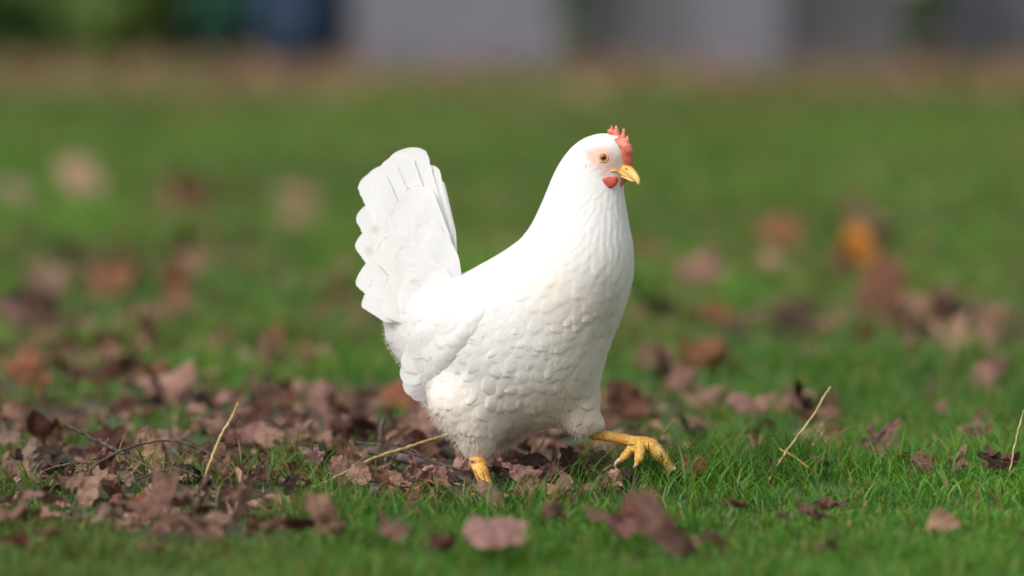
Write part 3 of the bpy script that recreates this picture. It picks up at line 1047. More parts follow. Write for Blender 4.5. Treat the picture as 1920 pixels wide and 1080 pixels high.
# ---- legs
def leg(chains, claws, h=.0011, k=.0035, dirt=None):
    ch = []
    for c in chains:
        c = np.array(c, float)
        w_ = P(c[:, 0], c[:, 1], c[:, 2])
        ch.append((w_, c[:, 3] * .0006))
    allp = np.concatenate([c[0] for c in ch])
    lo, hi = allp.min(0) - .016, allp.max(0) + .016
    X, Y, Z = grid(lo, hi, h)
    f = None
    for w_, r_ in ch:
        d = roundcone_field(X, Y, Z, w_, r_, .002)
        f = d if f is None else smin(f, d, k)
    # transverse scutes along the toes and front of the shank
    f = f + .00018 * np.sin((X * .8 + Z * .6) * 1500)
    v, q = surface_nets(f, lo, h)
    v = relax(v, q, 1)
    st = np.zeros(len(v))
    if dirt:
        ppx, ppy = pix(v[:, 0], v[:, 1], v[:, 2])
        for x_, y_, rx, ry in dirt:
            st = np.maximum(st, np.clip(1.3 - ((ppx - x_) / rx) ** 2 - ((ppy - y_) / ry) ** 2, 0, 1))
    o = hpart('leg', v, q, M_LEG, attrs={'stain': st})
    for c in claws:
        c = np.array(c, float); sp_ = spline(c, 8)
        mb = MB(); mb.tube([Vector(p_) - HB for p_ in P(sp_[:, 0], sp_[:, 1], sp_[:, 2])], sp_[:, 3] * .0006, 10)
        mb.build('claw', M_CLAW, o)
    return o
y1, y2, y3 = -.022, -.030, -.036
leg([[(1098,802,y1,15),(1115,814,y1,10.5),(1140,818,y1-.002,9.6),(1170,824,y1-.005,9.8),(1196,830,y1-.008,11.5),(1212,832,y1-.010,11.5)],
     [(1206,832,y1-.010,12.4),(1222,836,y1-.012,13.0),(1234,850,y1-.014,11.9),(1246,866,y1-.014,10.2),(1259,880,y1-.014,7.9)],
     [(1212,833,y1-.004,10.2),(1232,842,y1+.006,10.2),(1250,864,y1+.010,9.0),(1268,886,y1+.012,6.8)],
     [(1198,834,y1-.014,11.3),(1200,848,y1-.024,9.5),(1198,860,y1-.028,8.1),(1195,866,y1-.029,5.6)],
     [(1192,834,y1-.010,9.6),(1182,843,y1-.014,8.6),(1172,855,y1-.016,7.9),(1165,862,y1-.017,5.9)]],
    [[(1258,876,y1-.015,5),(1265,880,y1-.016,4),(1272,889,y1-.016,1.0)],
     [(1268,884,y1+.012,4),(1276,888,y1+.012,3.2),(1282,897,y1+.012,.8)],
     [(1197,864,y1-.029,5),(1193,871,y1-.030,4),(1187,878,y1-.031,.9)],
     [(1165,861,y1-.017,4.6),(1157,866,y1-.018,3.6),(1151,875,y1-.018,.8)]],
    dirt=[(1180,834,12,3),(1240,866,7,13),(1216,848,4,7),(1256,884,8,5)])
yb = float(HB.y) + .012
leg([[(890,845,-.040,14),(896,866,-.048,15.5),(904,890,-.066,13),(911,908,yb,11.5),(912,918,yb,12),(908,926,yb,12)],
     [(910,922,yb-.002,10),(926,928,yb-.016,9),(946,933,yb-.026,8),(960,937,yb-.03,6)],
     [(908,922,yb-.002,10),(916,931,yb-.024,9),(922,940,yb-.042,8),(926,944,yb-.05,6)],
     [(904,922,yb,9),(892,930,yb-.022,9),(880,938,yb-.038,7),(872,941,yb-.045,6)],
     [(904,924,yb+.004,8),(892,928,yb+.016,7),(884,930,yb+.026,5)]],
    [[(960,936,yb-.03,4.6),(968,938,yb-.032,3.6),(974,943,yb-.033,.9)],
     [(926,943,yb-.05,4.6),(929,947,yb-.058,3.4),(930,951,yb-.062,.9)],
     [(872,940,yb-.045,4.6),(866,942,yb-.05,3.4),(862,946,yb-.052,.9)],
     [(884,929,yb+.026,4),(878,930,yb+.03,3),(873,933,yb+.033,.8)]],
    dirt=[(905,912,14,4),(890,866,12,4)])
# ------------------------------------------------------------------ GROUND
def m_ground():
    m, n, l, b, out = mat_new('lawn_soil')
    tc = n.new('ShaderNodeTexCoord')
    n1 = node(n, 'ShaderNodeTexNoise', Scale=1.1, Detail=6, Roughness=.6)
    n2 = node(n, 'ShaderNodeTexNoise', Scale=38, Detail=6, Roughness=.7)
    l.new(tc.outputs['Object'], n1.inputs['Vector']); l.new(tc.outputs['Object'], n2.inputs['Vector'])
    r1 = ramp(n, l, n1.outputs[0], [(.40, (.045, .105, .012)), (.56, (.055, .090, .018)), (.70, (.075, .062, .034))])
    r2 = ramp(n, l, n2.outputs[0], [(.3, (.4, .4, .4)), (.7, (1.3, 1.3, 1.3))])
    c = mixc(n, l, 1.0, r1.outputs[0], r2.outputs[0], 'MULTIPLY')
    ba = node(n, 'ShaderNodeAttribute', attribute_name='bare')
    so = ramp(n, l, n2.outputs[0], [(.3, (.020, .013, .010)), (.7, (.085, .055, .040))])
    c = mixc(n, l, ba.outputs['Fac'], c, so.outputs[0])
    l.new(c, b.inputs['Base Color'])
    b.inputs['Roughness'].default_value = .9
    bp = node(n, 'ShaderNodeBump', Strength=.6, Distance=.01)
    l.new(n2.outputs[0], bp.inputs['Height']); l.new(bp.outputs[0], b.inputs['Normal'])
    return m
gx = np.concatenate([[-300, -120, -50, -20, -8, -4], np.linspace(-2.4, 2.4, 97), [4, 8, 20, 50, 120, 300]])
gy = np.concatenate([[-40, -15, -8, -4], np.linspace(-2.2, 4.2, 129), [5, 6, 8, 10, 13, 17, 22, 28, 36, 50, 80, 160, 320, 600]])
GX, GY = np.meshgrid(gx, gy, indexing='ij')
fade = (1 - sm(1.6, 2.4, np.abs(GX))) * (1 - sm(3.2, 4.2, GY)) * sm(-2.2, -1.6, GY)
GZ = ground_h(GX, GY) * fade
ni, nj = GX.shape
a_ = np.arange(ni * nj).reshape(ni, nj)
Fq = np.stack([a_[:-1, :-1], a_[1:, :-1], a_[1:, 1:], a_[:-1, 1:]], -1).reshape(-1, 4)
# litter map on the lawn (1 = covered with dead leaves), from where the leaves lie
def litter(x, y):
    px, py = pix(x, y, 0 * np.asarray(x))
    n = noise2(x * 7 + 3, y * 3.2 + 9, 11)
    a = sm(1290 + 130 * sm(900, 860, py), 1080 + 130 * sm(900, 860, py), px + 90 * (n - .5)) * sm(700, 770, py) * sm(985, 935, py + 40 * (noise2(x * 9, y * 5, 5) - .5) - 55 * sm(620, 420, px))
    b = .55 * sm(1640, 1740, px) * sm(590, 615, py) * sm(740, 690, py)
    c = .45 * sm(1240, 1330, px) * sm(560, 660, py) * sm(900, 780, py) * sm(1600, 1500, px)
    d = .55 * sm(640, 560, px) * sm(380, 500, py)
    far = .75 * sm(205, 130, py)
    r = np.maximum.reduce([a * (.62 + .5 * sm(.3, .55, n)), b * sm(.35, .6, n), c * sm(.4, .6, n), d * sm(.5, .7, n), far * sm(.2, .6, n)])
    return np.clip(r, 0, 1)

gnd = link('ground', mesh_np('ground', np.stack([GX, GY, GZ], -1).reshape(-1, 3), Fq, m_ground(), attrs={'bare': np.where(GY < 40, litter(GX, np.clip(GY, -3, 40)), .1).ravel() * (np.abs(GX) < 8).ravel()}))
tag(gnd, 'green lawn with bare earthy patches under fallen leaves', 'ground', kind='structure')

# ------------------------------------------------------------------ GRASS (one mass of blades)
rg = np.random.default_rng(21)
def blades(x, y, length, width, seg, tint, lean_amp=.55):
    n = len(x)
    az = rg.random(n) * 2 * np.pi
    lean = (.10 + lean_amp * rg.random(n) ** 1.3)
    curve = .25 + .9 * rg.random(n) ** 2
    wa = rg.random(n) * 2 * np.pi                    # facing of the blade's flat side
    z0 = ground_h(x, y) * (1 - sm(1.6, 2.4, np.abs(x))) * (1 - sm(3.2, 4.2, y)) - .003
    T = np.linspace(0, 1, seg + 1)
    V = np.zeros((n, seg + 1, 2, 3), np.float32)
    for i, t in enumerate(T):
        ang = lean * t + curve * t * t * .9
        r = length * t * np.sin(ang * .9); zz = length * t * np.cos(ang * .75)
        cx, cy, cz = x + np.cos(az) * r, y + np.sin(az) * r, z0 + zz
        w_ = width * .5 * (1 - t ** 2.2 * .93) * (.75 + .5 * min(t * 3, .5))
        for k, sg in enumerate((-1, 1)):
            V[:, i, k, 0] = cx + sg * np.cos(wa) * w_
            V[:, i, k, 1] = cy + sg * np.sin(wa) * w_
            V[:, i, k, 2] = cz
    base = (np.arange(n) * (seg + 1) * 2)[:, None, None]
    s_ = (np.arange(seg) * 2)[None, :, None]
    Fq = (base + s_ + np.array([0, 1, 3, 2])[None, None, :]).reshape(-1, 4)
    tip_tone = (.62 + .50 * T)[None, :, None, None]      # blades are darker at the base and paler towards the tip
    C = np.repeat(np.repeat(tint[:, None, None, :], seg + 1, 1), 2, 2) * tip_tone
    return V.reshape(-1, 3), Fq, C.reshape(-1, 3)

def tints(n, x, y):
    g = np.array([[.080, .240, .016], [.110, .285, .026], [.050, .165, .013], [.165, .285, .036], [.062, .205, .036]])
    t = g[rg.integers(0, len(g), n)]
    big = noise2(x * 1.7, y * .8, 8)
    t = t * (.75 + .55 * big)[:, None]
    olive = sm(.45, .75, noise2(x * 2.6 + 5, y * 1.1, 17)) * .36 + .34 * sm(3, 16, y)
    t = t * (1 - olive[:, None]) + olive[:, None] * np.array([.150, .150, .050]) * (.8 + .4 * rg.random(n))[:, None]
    dry = rg.random(n) < .085
    t[dry] = np.array([.30, .22, .075]) * (.6 + .6 * rg.random(dry.sum()))[:, None]
    return t

parts = []
def field(n, d0, d1, lmin, lmax, wmin, wmax, seg, dens_fn, side=1.30):
    d = d0 * (d1 / d0) ** rg.random(n)
    x = (rg.random(n) * 2 - 1) * (d * .09 * side + .06); y = d - CAMD
    keep = rg.random(n) < dens_fn(x, y)
    x, y = x[keep], y[keep]
    hmap = .40 + 1.3 * noise2(x * 9 + 2, y * 9, 31) * noise2(x * 2.5, y * 2.0, 32) ** .5
    L = (lmin + (lmax - lmin) * rg.random(len(x)) ** 1.6) * hmap * (1 - .35 * litter(x, y))
    L = L * (.50 + .50 * sm(-.40, -.06, y)) if d1 < 8 else L
    W = wmin + (wmax - wmin) * rg.random(len(x))
    if d1 > 20: W = W * (y + CAMD) / 14; L = L * (.75 + (y + CAMD) / 60)
    parts.append(blades(x, y, L, W, seg, tints(len(x), x, y)))
    return len(x)
def dens_near(x, y):
    cl = noise2(x * 16, y * 16, 41)
    return np.clip((1 - .95 * litter(x, y)) * (.30 + 1.0 * sm(.3, .65, cl) + .6 * sm(-.15, -.4, y)), 0, 1)
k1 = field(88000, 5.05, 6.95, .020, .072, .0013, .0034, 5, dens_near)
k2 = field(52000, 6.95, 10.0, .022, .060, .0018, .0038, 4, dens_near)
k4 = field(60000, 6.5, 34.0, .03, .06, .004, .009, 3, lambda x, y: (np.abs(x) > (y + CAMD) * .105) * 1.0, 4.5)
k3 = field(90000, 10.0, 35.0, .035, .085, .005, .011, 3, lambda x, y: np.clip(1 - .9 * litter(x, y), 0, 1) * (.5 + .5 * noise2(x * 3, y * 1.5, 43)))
# taller tufts right of the hen, and tufts poking through the leaf pile
tuft_list = [(1480,890,70,.052,.085),(1520,900,60,.05,.08),(1560,905,50,.045,.07),(1380,915,50,.035,.06),(1250,925,46,.04,.07),(1290,915,40,.04,.065),(1210,930,36,.035,.05),
 (1650,915,50,.035,.06),(1760,905,50,.04,.07),(1840,890,60,.045,.075),(1000,960,40,.03,.055),(955,965,30,.035,.065),(860,975,34,.03,.055),(345,945,26,.03,.05),(300,930,18,.03,.055),(205,930,14,.03,.045),
 (365,985,22,.035,.05),(260,925,20,.03,.045),(620,975,46,.03,.05),(700,985,50,.03,.05),(800,950,14,.03,.045),(1080,930,24,.035,.06),(1120,950,40,.03,.055),(1130,880,20,.03,.06),(1165,905,26,.03,.05)]
for px, py, n, l0, l1 in tuft_list:
    y0 = depth_of(py); c = P(px, py, y0)
    x = c[0] + rg.normal(0, .022, n); y = y0 + rg.normal(0, .03, n)
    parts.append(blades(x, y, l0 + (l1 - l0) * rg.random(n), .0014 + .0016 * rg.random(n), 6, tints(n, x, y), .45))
off = 0; VV, FF, CC = [], [], []
for v, q, c in parts:
    VV.append(v); FF.append(q + off); CC.append(c); off += len(v)
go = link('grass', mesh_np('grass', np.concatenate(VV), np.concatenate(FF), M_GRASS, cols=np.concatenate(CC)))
tag(go, 'short green grass covering the lawn around the hen', 'grass', kind='stuff')
print('blades', k1, k2, k3, k4, off)
del VV, FF, CC, parts

# ------------------------------------------------------------------ DEAD LEAVES
def leaf_outline(kind, r_):
    """r(theta) of a leaf blade about its centre; the tip points to +y, unit length 1"""
    th = np.linspace(0, 2 * np.pi, 73)[:-1]
    a = (th - np.pi / 2 + np.pi) % (2 * np.pi) - np.pi            # angle from the tip
    if kind == 'ovate':
        r = .5 * .62 / np.sqrt((.62 * np.cos(a)) ** 2 + np.sin(a) ** 2 * .80)
        r = r * (1 + .10 * np.cos(a)) * (1 + .022 * np.sign(np.sin(22 * a)))
    elif kind == 'lobed':                                          # maple-like, five lobes
        r = .20 + 0 * a
        for c_, am, wd in ((0, .34, .30), (1.05, .27, .27), (-1.05, .27, .27), (2.05, .16, .25), (-2.05, .16, .25)):
            dd = np.abs(a - c_ - r_.normal(0, .05))
            r = r + am * r_.uniform(.85, 1.1) * np.exp(-(dd / wd) ** 2 * .9)
        r = r * (1 + .05 * np.sin(17 * a + r_.uniform(0, 6)))
    else:                                                          # oak-like: sinuous margin
        r = .5 * .55 / np.sqrt((.55 * np.cos(a)) ** 2 + np.sin(a) ** 2)
        r = r * (1 + .17 * np.cos(9 * a)) * (1 + .1 * np.cos(a))
    r = r * (1 + .03 * r_.normal(0, 1, len(r)))
    k_ = r_.uniform(0, 6.28, 4)
    r = r * (1 + .10 * np.sin(2 * th + k_[0]) + .07 * np.sin(3 * th + k_[1]) + .05 * np.sin(5 * th + k_[2]))
    bite = r_.uniform(0, 6.28); r = r * (1 - .35 * np.exp(-(((th - bite + np.pi) % (2 * np.pi) - np.pi) / .16) ** 2) * (r_.random() < .6))
    return th, r
def leaf_mesh(kind, seed, curl=1.0):
    r_ = np.random.default_rng(seed)
    th, r = leaf_outline(kind, r_)
    nr = 9; S_ = np.linspace(0, 1, nr + 1)[1:]
    pts = [(0, 0)]
    for s in S_:
        for t, q in zip(th, r): pts.append((s * q * math.cos(t), s * q * math.sin(t)))
    pts = np.array(pts); x, y = pts[:, 0], pts[:, 1]
    rad = np.hypot(x, y)
    z = np.zeros(len(x))
    rg_ = lambda f_, k_: 1 - 2 * np.abs(noise2(x * f_ + seed, y * f_ + k_, seed + k_) - .5)
    z += .16 * curl * (noise2(x * 4 + seed, y * 4, seed) - .5) * 2 * sm(.02, .3, rad) + .09 * curl * rg_(7, 1) + .045 * curl * rg_(14, 2)
    z += -.018 * np.exp(-(x / .03) ** 2) * (y > -.5)
    # roll across the midrib and bend along it
    k1_, k2_ = curl * r_.choice((-1, 1)) * r_.uniform(1.2, 4.2), curl * r_.choice((-1, 1)) * r_.uniform(.6, 3.0)
    def bend(u, w, k):
        if abs(k) < 1e-3: return u, w
        an = u * k
        return np.sin(an) / k - w * np.sin(an), (1 - np.cos(an)) / k + w * np.cos(an)
    x2, z2 = bend(x, z, k1_)
    y2, z3 = bend(y, z2, k2_)
    # one crumpled corner
    an0 = r_.uniform(0, 6.28)
    f_ = np.maximum(0, x * math.cos(an0) + y * math.sin(an0) - .14)
    z3 = z3 + curl * 2.2 * f_ * f_ * r_.choice((-1, 1)) * 1.6 + curl * .55 * f_
    V = np.stack([x2, y2, z3], 1)
    n = len(th); Fc = []
    for k in range(n): Fc.append((0, 1 + k, 1 + (k + 1) % n))
    for j in range(nr - 1):
        for k in range(n):
            a, b_ = 1 + j * n + k, 1 + j * n + (k + 1) % n
            Fc.append((a, a + n, b_ + n, b_))
    vein = np.exp(-(x / .012) ** 2)
    for c_ in ((0.9, -.9, 1.9, -1.9) if kind == 'lobed' else (.7, -.7)):
        if kind == 'lobed':
            d = np.abs(x * math.cos(c_) - y * math.sin(c_)); on = (x * math.sin(c_) + y * math.cos(c_)) > 0
            vein = np.maximum(vein, np.exp(-(d / .012) ** 2) * on)
        else:
            ph = (y - np.abs(x) * .9) * 9
            vein = np.maximum(vein, .6 * np.exp(-((ph - np.round(ph)) / .12) ** 2))
    return V, Fc, vein * .28
KINDS_ = []
LEAFM, STALKM = {}, {}
for kind in ('ovate', 'lobed', 'oak'):
    for i in range(8):
        V, Fc, ve = leaf_mesh(kind, 100 + i * 7 + len(kind), (.45, .7, .9, 1.0, 1.15, 1.3, .6, .8)[i])
        LEAFM[kind, i] = (mesh_np('fallen_leaf', V, Fc, M_LEAF, attrs={'vein': ve}), V, Fc, ve)
        r0 = V[1 + 8 * 72 + 54]                                    # outline point at the base (-y)
        mb = MB(); mb.tube([r0 + np.array([0, .03, .0]), r0 + np.array([.01, -.12, .01]), r0 + np.array([.03, -.26, .05])], [.012, .009, .013], 6)
        STALKM[kind, i] = mesh_np('stalk', np.concatenate(mb.v), mb.f, M_TWIG)
PALETTE = {'brown': (.225, .138, .104), 'redbrown': (.185, .088, .062), 'darkred': (.105, .042, .030), 'tan': (.37, .25, .185), 'pink': (.32, .195, .165),
           'dark': (.042, .029, .023), 'orange': (.62, .28, .035), 'rust': (.27, .118, .070), 'grey': (.28, .215, .19), 'pale': (.48, .38, .30), 'yellow': (.38, .25, .04)}
for k_ in list(PALETTE):
    PALETTE[k_] = tuple(v_ * f_ for v_, f_ in zip(PALETTE[k_], (1.26, 1.12, 1.02)))
rl = random.Random(77)
NLEAF = 0
def put_leaf(px, gy, wpx, kind, col, pose, label, group=None, var=None, up=None, stalk=True, turn=None):
    """gy: photo row where it rests; wpx: its size in photo pixels; pose flat / tilt / stand"""
    global NLEAF
    NLEAF += 1
    y = depth_of(gy); c = P(px, gy, y)
    size = wpx / F * (y + CAMD)
    key = (kind, var if var is not None else rl.randrange(8))
    o = link('fallen_leaf', LEAFM[key][0])
    ax = {'flat': (rl.uniform(-16, 16), rl.uniform(-16, 16)), 'tilt': (rl.uniform(18, 48), rl.uniform(-30, 30)), 'stand': (rl.uniform(62, 88), rl.uniform(-18, 18))}[pose]
    rz = turn if turn is not None else rl.uniform(0, 360)
    if pose == 'stand':
        M = Matrix.Rotation(R(ax[0]), 4, 'X') @ Matrix.Rotation(R(ax[1]), 4, 'Y') @ Matrix.Rotation(R(rz if turn is not None else rl.uniform(-60, 60)), 4, 'Z')
    else:
        M = Matrix.Rotation(R(ax[0]), 4, 'X') @ Matrix.Rotation(R(ax[1]), 4, 'Y') @ Matrix.Rotation(R(rz), 4, 'Z')
    V = LEAFM[key][1]
    Rm = np.array(M)[:3, :3]
    zz = (V @ Rm.T)[:, 2]
    lift = -np.percentile(zz, 4 if pose != 'flat' else 20) * size
    if y > 1.2: size *= 1.12; lift *= 1.12
    z = float(ground_h(c[0], y)) + lift + (up if up is not None else (.024 if group else .014) if gy > 990 else ((.014 if px > 1290 else .004) if y < .8 else .008)) + (rl.uniform(0, .022) if group and y < .8 and px < 1250 and gy < 985 else 0)
    sc = Matrix.Diagonal((size, size, size * rl.uniform(.75, 1.0), 1))
    o.matrix_world = Matrix.Translation((c[0], y, z)) @ M @ sc
    b = PALETTE[col]; v_ = rl.uniform(.82, 1.2)
    o.color = (b[0] * v_, b[1] * v_ * rl.uniform(.93, 1.07), b[2] * v_ * rl.uniform(.9, 1.1), 1)
    tag(o, label, 'leaf', group)
    if stalk:
        s_ = link('stalk', STALKM[key], o)
    return o
G1 = 'fallen leaves on the lawn'
NAMED = [
 # in focus
 (917,955,104,'ovate','tan','tilt','curled brown leaf like a shell over the rear foot of the hen',0),
 (1645,893,104,'lobed','pink','stand','lobed pinkish brown leaf standing up in the grass right of the hen',0),
 (1700,905,52,'oak','dark','tilt','dark shrivelled leaf in the grass below the lobed upright leaf',5),
 (1724,918,66,'ovate','brown','flat','small flat brown leaf in the grass beside the dark shrivelled one',2),
 (440,925,88,'lobed','brown','stand','crinkled brown leaf upright behind the foot of the yellow straw',3),
 (505,925,46,'oak','brown','stand','small curled brown leaf standing alone right of the yellow straw',5),
 (515,962,96,'ovate','tan','flat','flat light brown leaf at the right end of the left leaf pile',1),
 (172,965,96,'ovate','tan','tilt','broad pale brown leaf under the left end of the arched twig',2),
 (318,935,70,'lobed','brown','tilt','crumpled brown leaf under the crossing twigs',4),
 (268,985,92,'ovate','rust','tilt','reddish brown folded leaf at the front of the left leaf pile',6),
 (385,972,60,'oak','dark','tilt','dark brown leaf left of the foot of the yellow straw',3),
 (300,905,50,'oak','pink','stand','small pinkish leaf tip upright between the crossing twigs',6),
 (640,930,80,'ovate','pink','tilt','pinkish brown leaf just below the low end of the long straw',0),
 (715,935,74,'lobed','redbrown','tilt','dark reddish lobed leaf in the pile left of the rear foot',2),
 (792,925,58,'oak','pink','stand','crinkled pinkish leaf upright left of the rear foot',4),
 (775,955,70,'lobed','redbrown','tilt','deep red brown leaf at the front edge of the central pile',1),
 (842,952,56,'ovate','dark','tilt','dark curved leaf next to the shell shaped leaf',5),
 (1010,935,84,'ovate','tan','tilt','broad light brown leaf right of the rear foot',1),
 (1060,955,90,'oak','rust','flat','flat reddish brown leaf in the grass in front of the hen',2),
 (1180,915,66,'ovate','redbrown','tilt','brown leaf half hidden by grass under the raised front foot',3),
 (1300,925,62,'ovate','rust','tilt','orange brown leaf in the grass at the tip of the raised front foot',0),
 (1235,930,50,'ovate','brown','flat','small brown leaf flat in the grass below the raised foot',6),
 (1130,975,52,'oak','tan','flat','small tan leaf in the grass right of centre foreground',4),
 # foreground, soft
 (930,1075,185,'ovate','pink','flat','large blurred pinkish leaf lying in the centre foreground',0),
 (1250,1085,150,'oak','brown','stand','tall blurred brown leaf upright at the bottom edge right of centre',3),
 (555,1050,112,'ovate','darkred','flat','blurred dark red leaf in the foreground grass left of centre',6),
 (825,1078,90,'ovate','darkred','flat','blurred dark red brown leaf at the bottom edge below the hen',2),
 (1770,1035,100,'ovate','tan','tilt','blurred tan leaf in the right foreground grass',1),
 (1385,1000,90,'lobed','redbrown','flat','blurred reddish leaf in the foreground right of the tall upright leaf',6),
 (1560,975,80,'oak','brown','flat','blurred brown leaf low in the grass below the slanting right straw',2),
 (1470,1030,56,'ovate','pink','flat','small pale pink blurred leaf in the right foreground',1),
 (85,1005,120,'ovate','pink','flat','blurred pale pink brown leaf at the lower left',6),
 (210,1030,100,'lobed','tan','flat','blurred tan leaf in the grass below the left leaf pile',2),
 (30,1065,100,'oak','redbrown','tilt','blurred red brown leaf in the bottom left corner',4),
 (1870,925,80,'oak','dark','tilt','dark leaf at the foot of the straw by the right edge',4),
 (1830,860,90,'lobed','pink','stand','pale pinkish leaf upright in the grass near the right edge',6),
 # background, soft
 (560,842,110,'ovate','tan','stand','broad tan leaf out of focus left of the long straw',1),
 (630,850,90,'lobed','brown','tilt','brown leaf out of focus behind the long straw',2),
 (410,812,110,'lobed','brown','tilt','out of focus brown leaf behind the top of the yellow straw',0),
 (95,850,110,'ovate','darkred','stand','dark red leaf out of focus at the far left of the pile',4),
 (40,880,100,'lobed','grey','tilt','greyish leaf out of focus by the left edge',2),
 (755,775,95,'ovate','rust','stand','tall reddish leaf out of focus just behind the wing tip',0),
 (610,765,100,'lobed','pink','tilt','pinkish leaf out of focus left of the wing tip',3),
 (1175,795,130,'ovate','redbrown','tilt','big red brown leaf out of focus behind the front thigh',1),
 (1160,775,60,'ovate','yellow','flat','small yellow leaf out of focus behind the front thigh',1),
 (1510,800,110,'lobed','dark','stand','dark leaf out of focus behind the slanting right straw',4),
 (1420,790,110,'lobed','pink','tilt','pinkish leaf out of focus left of the slanting right straw',1),
 (1318,715,100,'ovate','rust','stand','reddish curled leaf out of focus right of the breast of the hen',5),
 (1275,740,90,'lobed','pink','tilt','pink brown leaf out of focus below the reddish curled one',0),
 (1528,685,62,'ovate','pale','stand','pale small leaf out of focus in the grass right of centre',1),
 (1410,700,46,'oak','darkred','tilt','small dark red leaf out of focus between the pale and the reddish leaves',4),
 (1650,600,120,'ovate','redbrown','stand','dark reddish leaf far out of focus below the orange leaf',0),
 (1600,515,100,'ovate','orange','stand','bright orange leaf far out of focus on the right',6),
 (1335,612,110,'ovate','rust','tilt','reddish leaf far out of focus right of the breast',6),
 (1780,668,110,'lobed','tan','stand','tan leaf out of focus in the leaf drift by the right edge',0),
 (1720,640,100,'ovate','dark','tilt','dark leaf at the left end of the right leaf drift',4),
 (1860,650,120,'lobed','pink','tilt','pinkish leaf at the right end of the leaf drift by the right edge',2),
 (1860,720,120,'lobed','redbrown','tilt','red brown leaf out of focus below the right leaf drift',3),
 (1455,470,140,'ovate','rust','tilt','rusty leaf far out of focus in the grass right of the hen',1),
 (370,395,110,'ovate','redbrown','stand','reddish brown leaf far out of focus in the upper left lawn',4),
 (560,395,120,'ovate','pink','tilt','pinkish leaf far out of focus left of the tail feathers',0),
 (350,505,120,'lobed','darkred','stand','dark red leaf far out of focus in the middle of the left lawn',4),
 (285,660,90,'ovate','darkred','stand','dark maroon leaf standing out of focus left of the hen',3),
 (297,730,56,'ovate','rust','stand','narrow orange brown leaf below the dark maroon one',5),
 (335,570,80,'ovate','rust','stand','orange brown leaf far out of focus above the dark maroon one',1),
 (215,560,120,'ovate','rust','tilt','rusty leaf far out of focus in the left lawn',6),
 (530,548,44,'ovate','pale','stand','small pale round leaf tip out of focus left of the tail',1),
 (90,560,90,'lobed','grey','stand','greyish leaf far out of focus by the left edge',0),
 (515,655,60,'ovate','rust','tilt','small rusty leaf out of focus left of the rump',2),
 (50,735,130,'lobed','rust','stand','reddish leaf out of focus by the left edge above the pile',2),
 (160,380,110,'ovate','tan','tilt','tan leaf far out of focus in the upper left lawn',0),
 (30,390,110,'lobed','grey','tilt','grey brown leaf far out of focus at the upper left edge',1),
]
for px, gy_, wpx, kind, col, pose, lab, var in NAMED:
    put_leaf(px, gy_, wpx, kind, col, pose, lab, None, var, up=(.022 if px > 1280 and 850 < gy_ < 940 else .030 if gy_ > 990 and pose == 'flat' else .020 if gy_ > 990 else None), stalk=(860 < gy_ < 990))
# the rest of the visible leaves, nearest first, one object each
ZONES = [
 (40, (20, 560), (880, 985), (40, 88), ('brown','brown','redbrown','pink','tan','dark','grey'), 'brown crumpled leaf in the leaf pile at the lower left around the twigs'),
 (42, (560, 1240), (868, 965), (36, 80), ('brown','brown','pink','tan','dark','darkred','grey'), 'brown crumpled leaf in the leaf litter around the rear foot of the hen'),
 (26, (0, 620), (790, 880), (60, 110), ('brown','pink','redbrown','tan','darkred','grey'), 'out of focus brown leaf in the litter behind the left twigs'),
 (38, (620, 1460), (750, 880), (60, 110), ('brown','pink','redbrown','tan','darkred'), 'out of focus brown leaf in the litter just behind the legs of the hen'),
 (34, (1300, 1920), (740, 945), (55, 105), ('brown','pink','redbrown','tan','dark'), 'brown leaf half sunk in the grass right of the hen'),
 (10, (1640, 1920), (600, 740), (70, 120), ('brown','pink','redbrown','tan','dark'), 'brown leaf in the out of focus leaf drift by the right edge'),
 (22, (0, 1920), (985, 1085), (80, 140), ('brown','redbrown','pink','tan','brown'), 'blurred brown leaf in the foreground grass'),
 (36, (0, 700), (400, 790), (70, 130), ('brown','pink','rust','darkred','tan','dark'), 'blurred brown leaf on the lawn behind and left of the hen'),
 (22, (1200, 1640), (440, 740), (70, 130), ('brown','pink','rust','darkred','dark'), 'blurred brown leaf on the lawn behind and right of the hen'),
]
for n, (x0, x1), (g0, g1), (s0, s1), cols_, lab in ZONES:
    for i in range(n):
        for _ in range(30):
            px, gy_ = rl.uniform(x0, x1), rl.uniform(g0, g1)
            if rl.random() < .12 + float(litter(np.array([P(px, gy_, depth_of(gy_))[0]]), np.array([depth_of(gy_)]))[0]): break
        if abs(px - 905) < 40 and 925 < gy_ < 960: px += 110
        put_leaf(px, gy_, rl.uniform(s0, s1), rl.choice(('ovate', 'ovate', 'lobed', 'lobed', 'lobed', 'oak', 'oak')), rl.choice(cols_), rl.choice(('flat', 'tilt', 'tilt', 'tilt', 'stand') if 868 <= g0 < 960 else ('flat', 'tilt', 'tilt') if g0 < 960 else ('flat', 'flat', 'tilt')), lab, lab.replace('leaf', 'leaves', 1), stalk=(860 < gy_ < 985))
print('leaves', NLEAF)
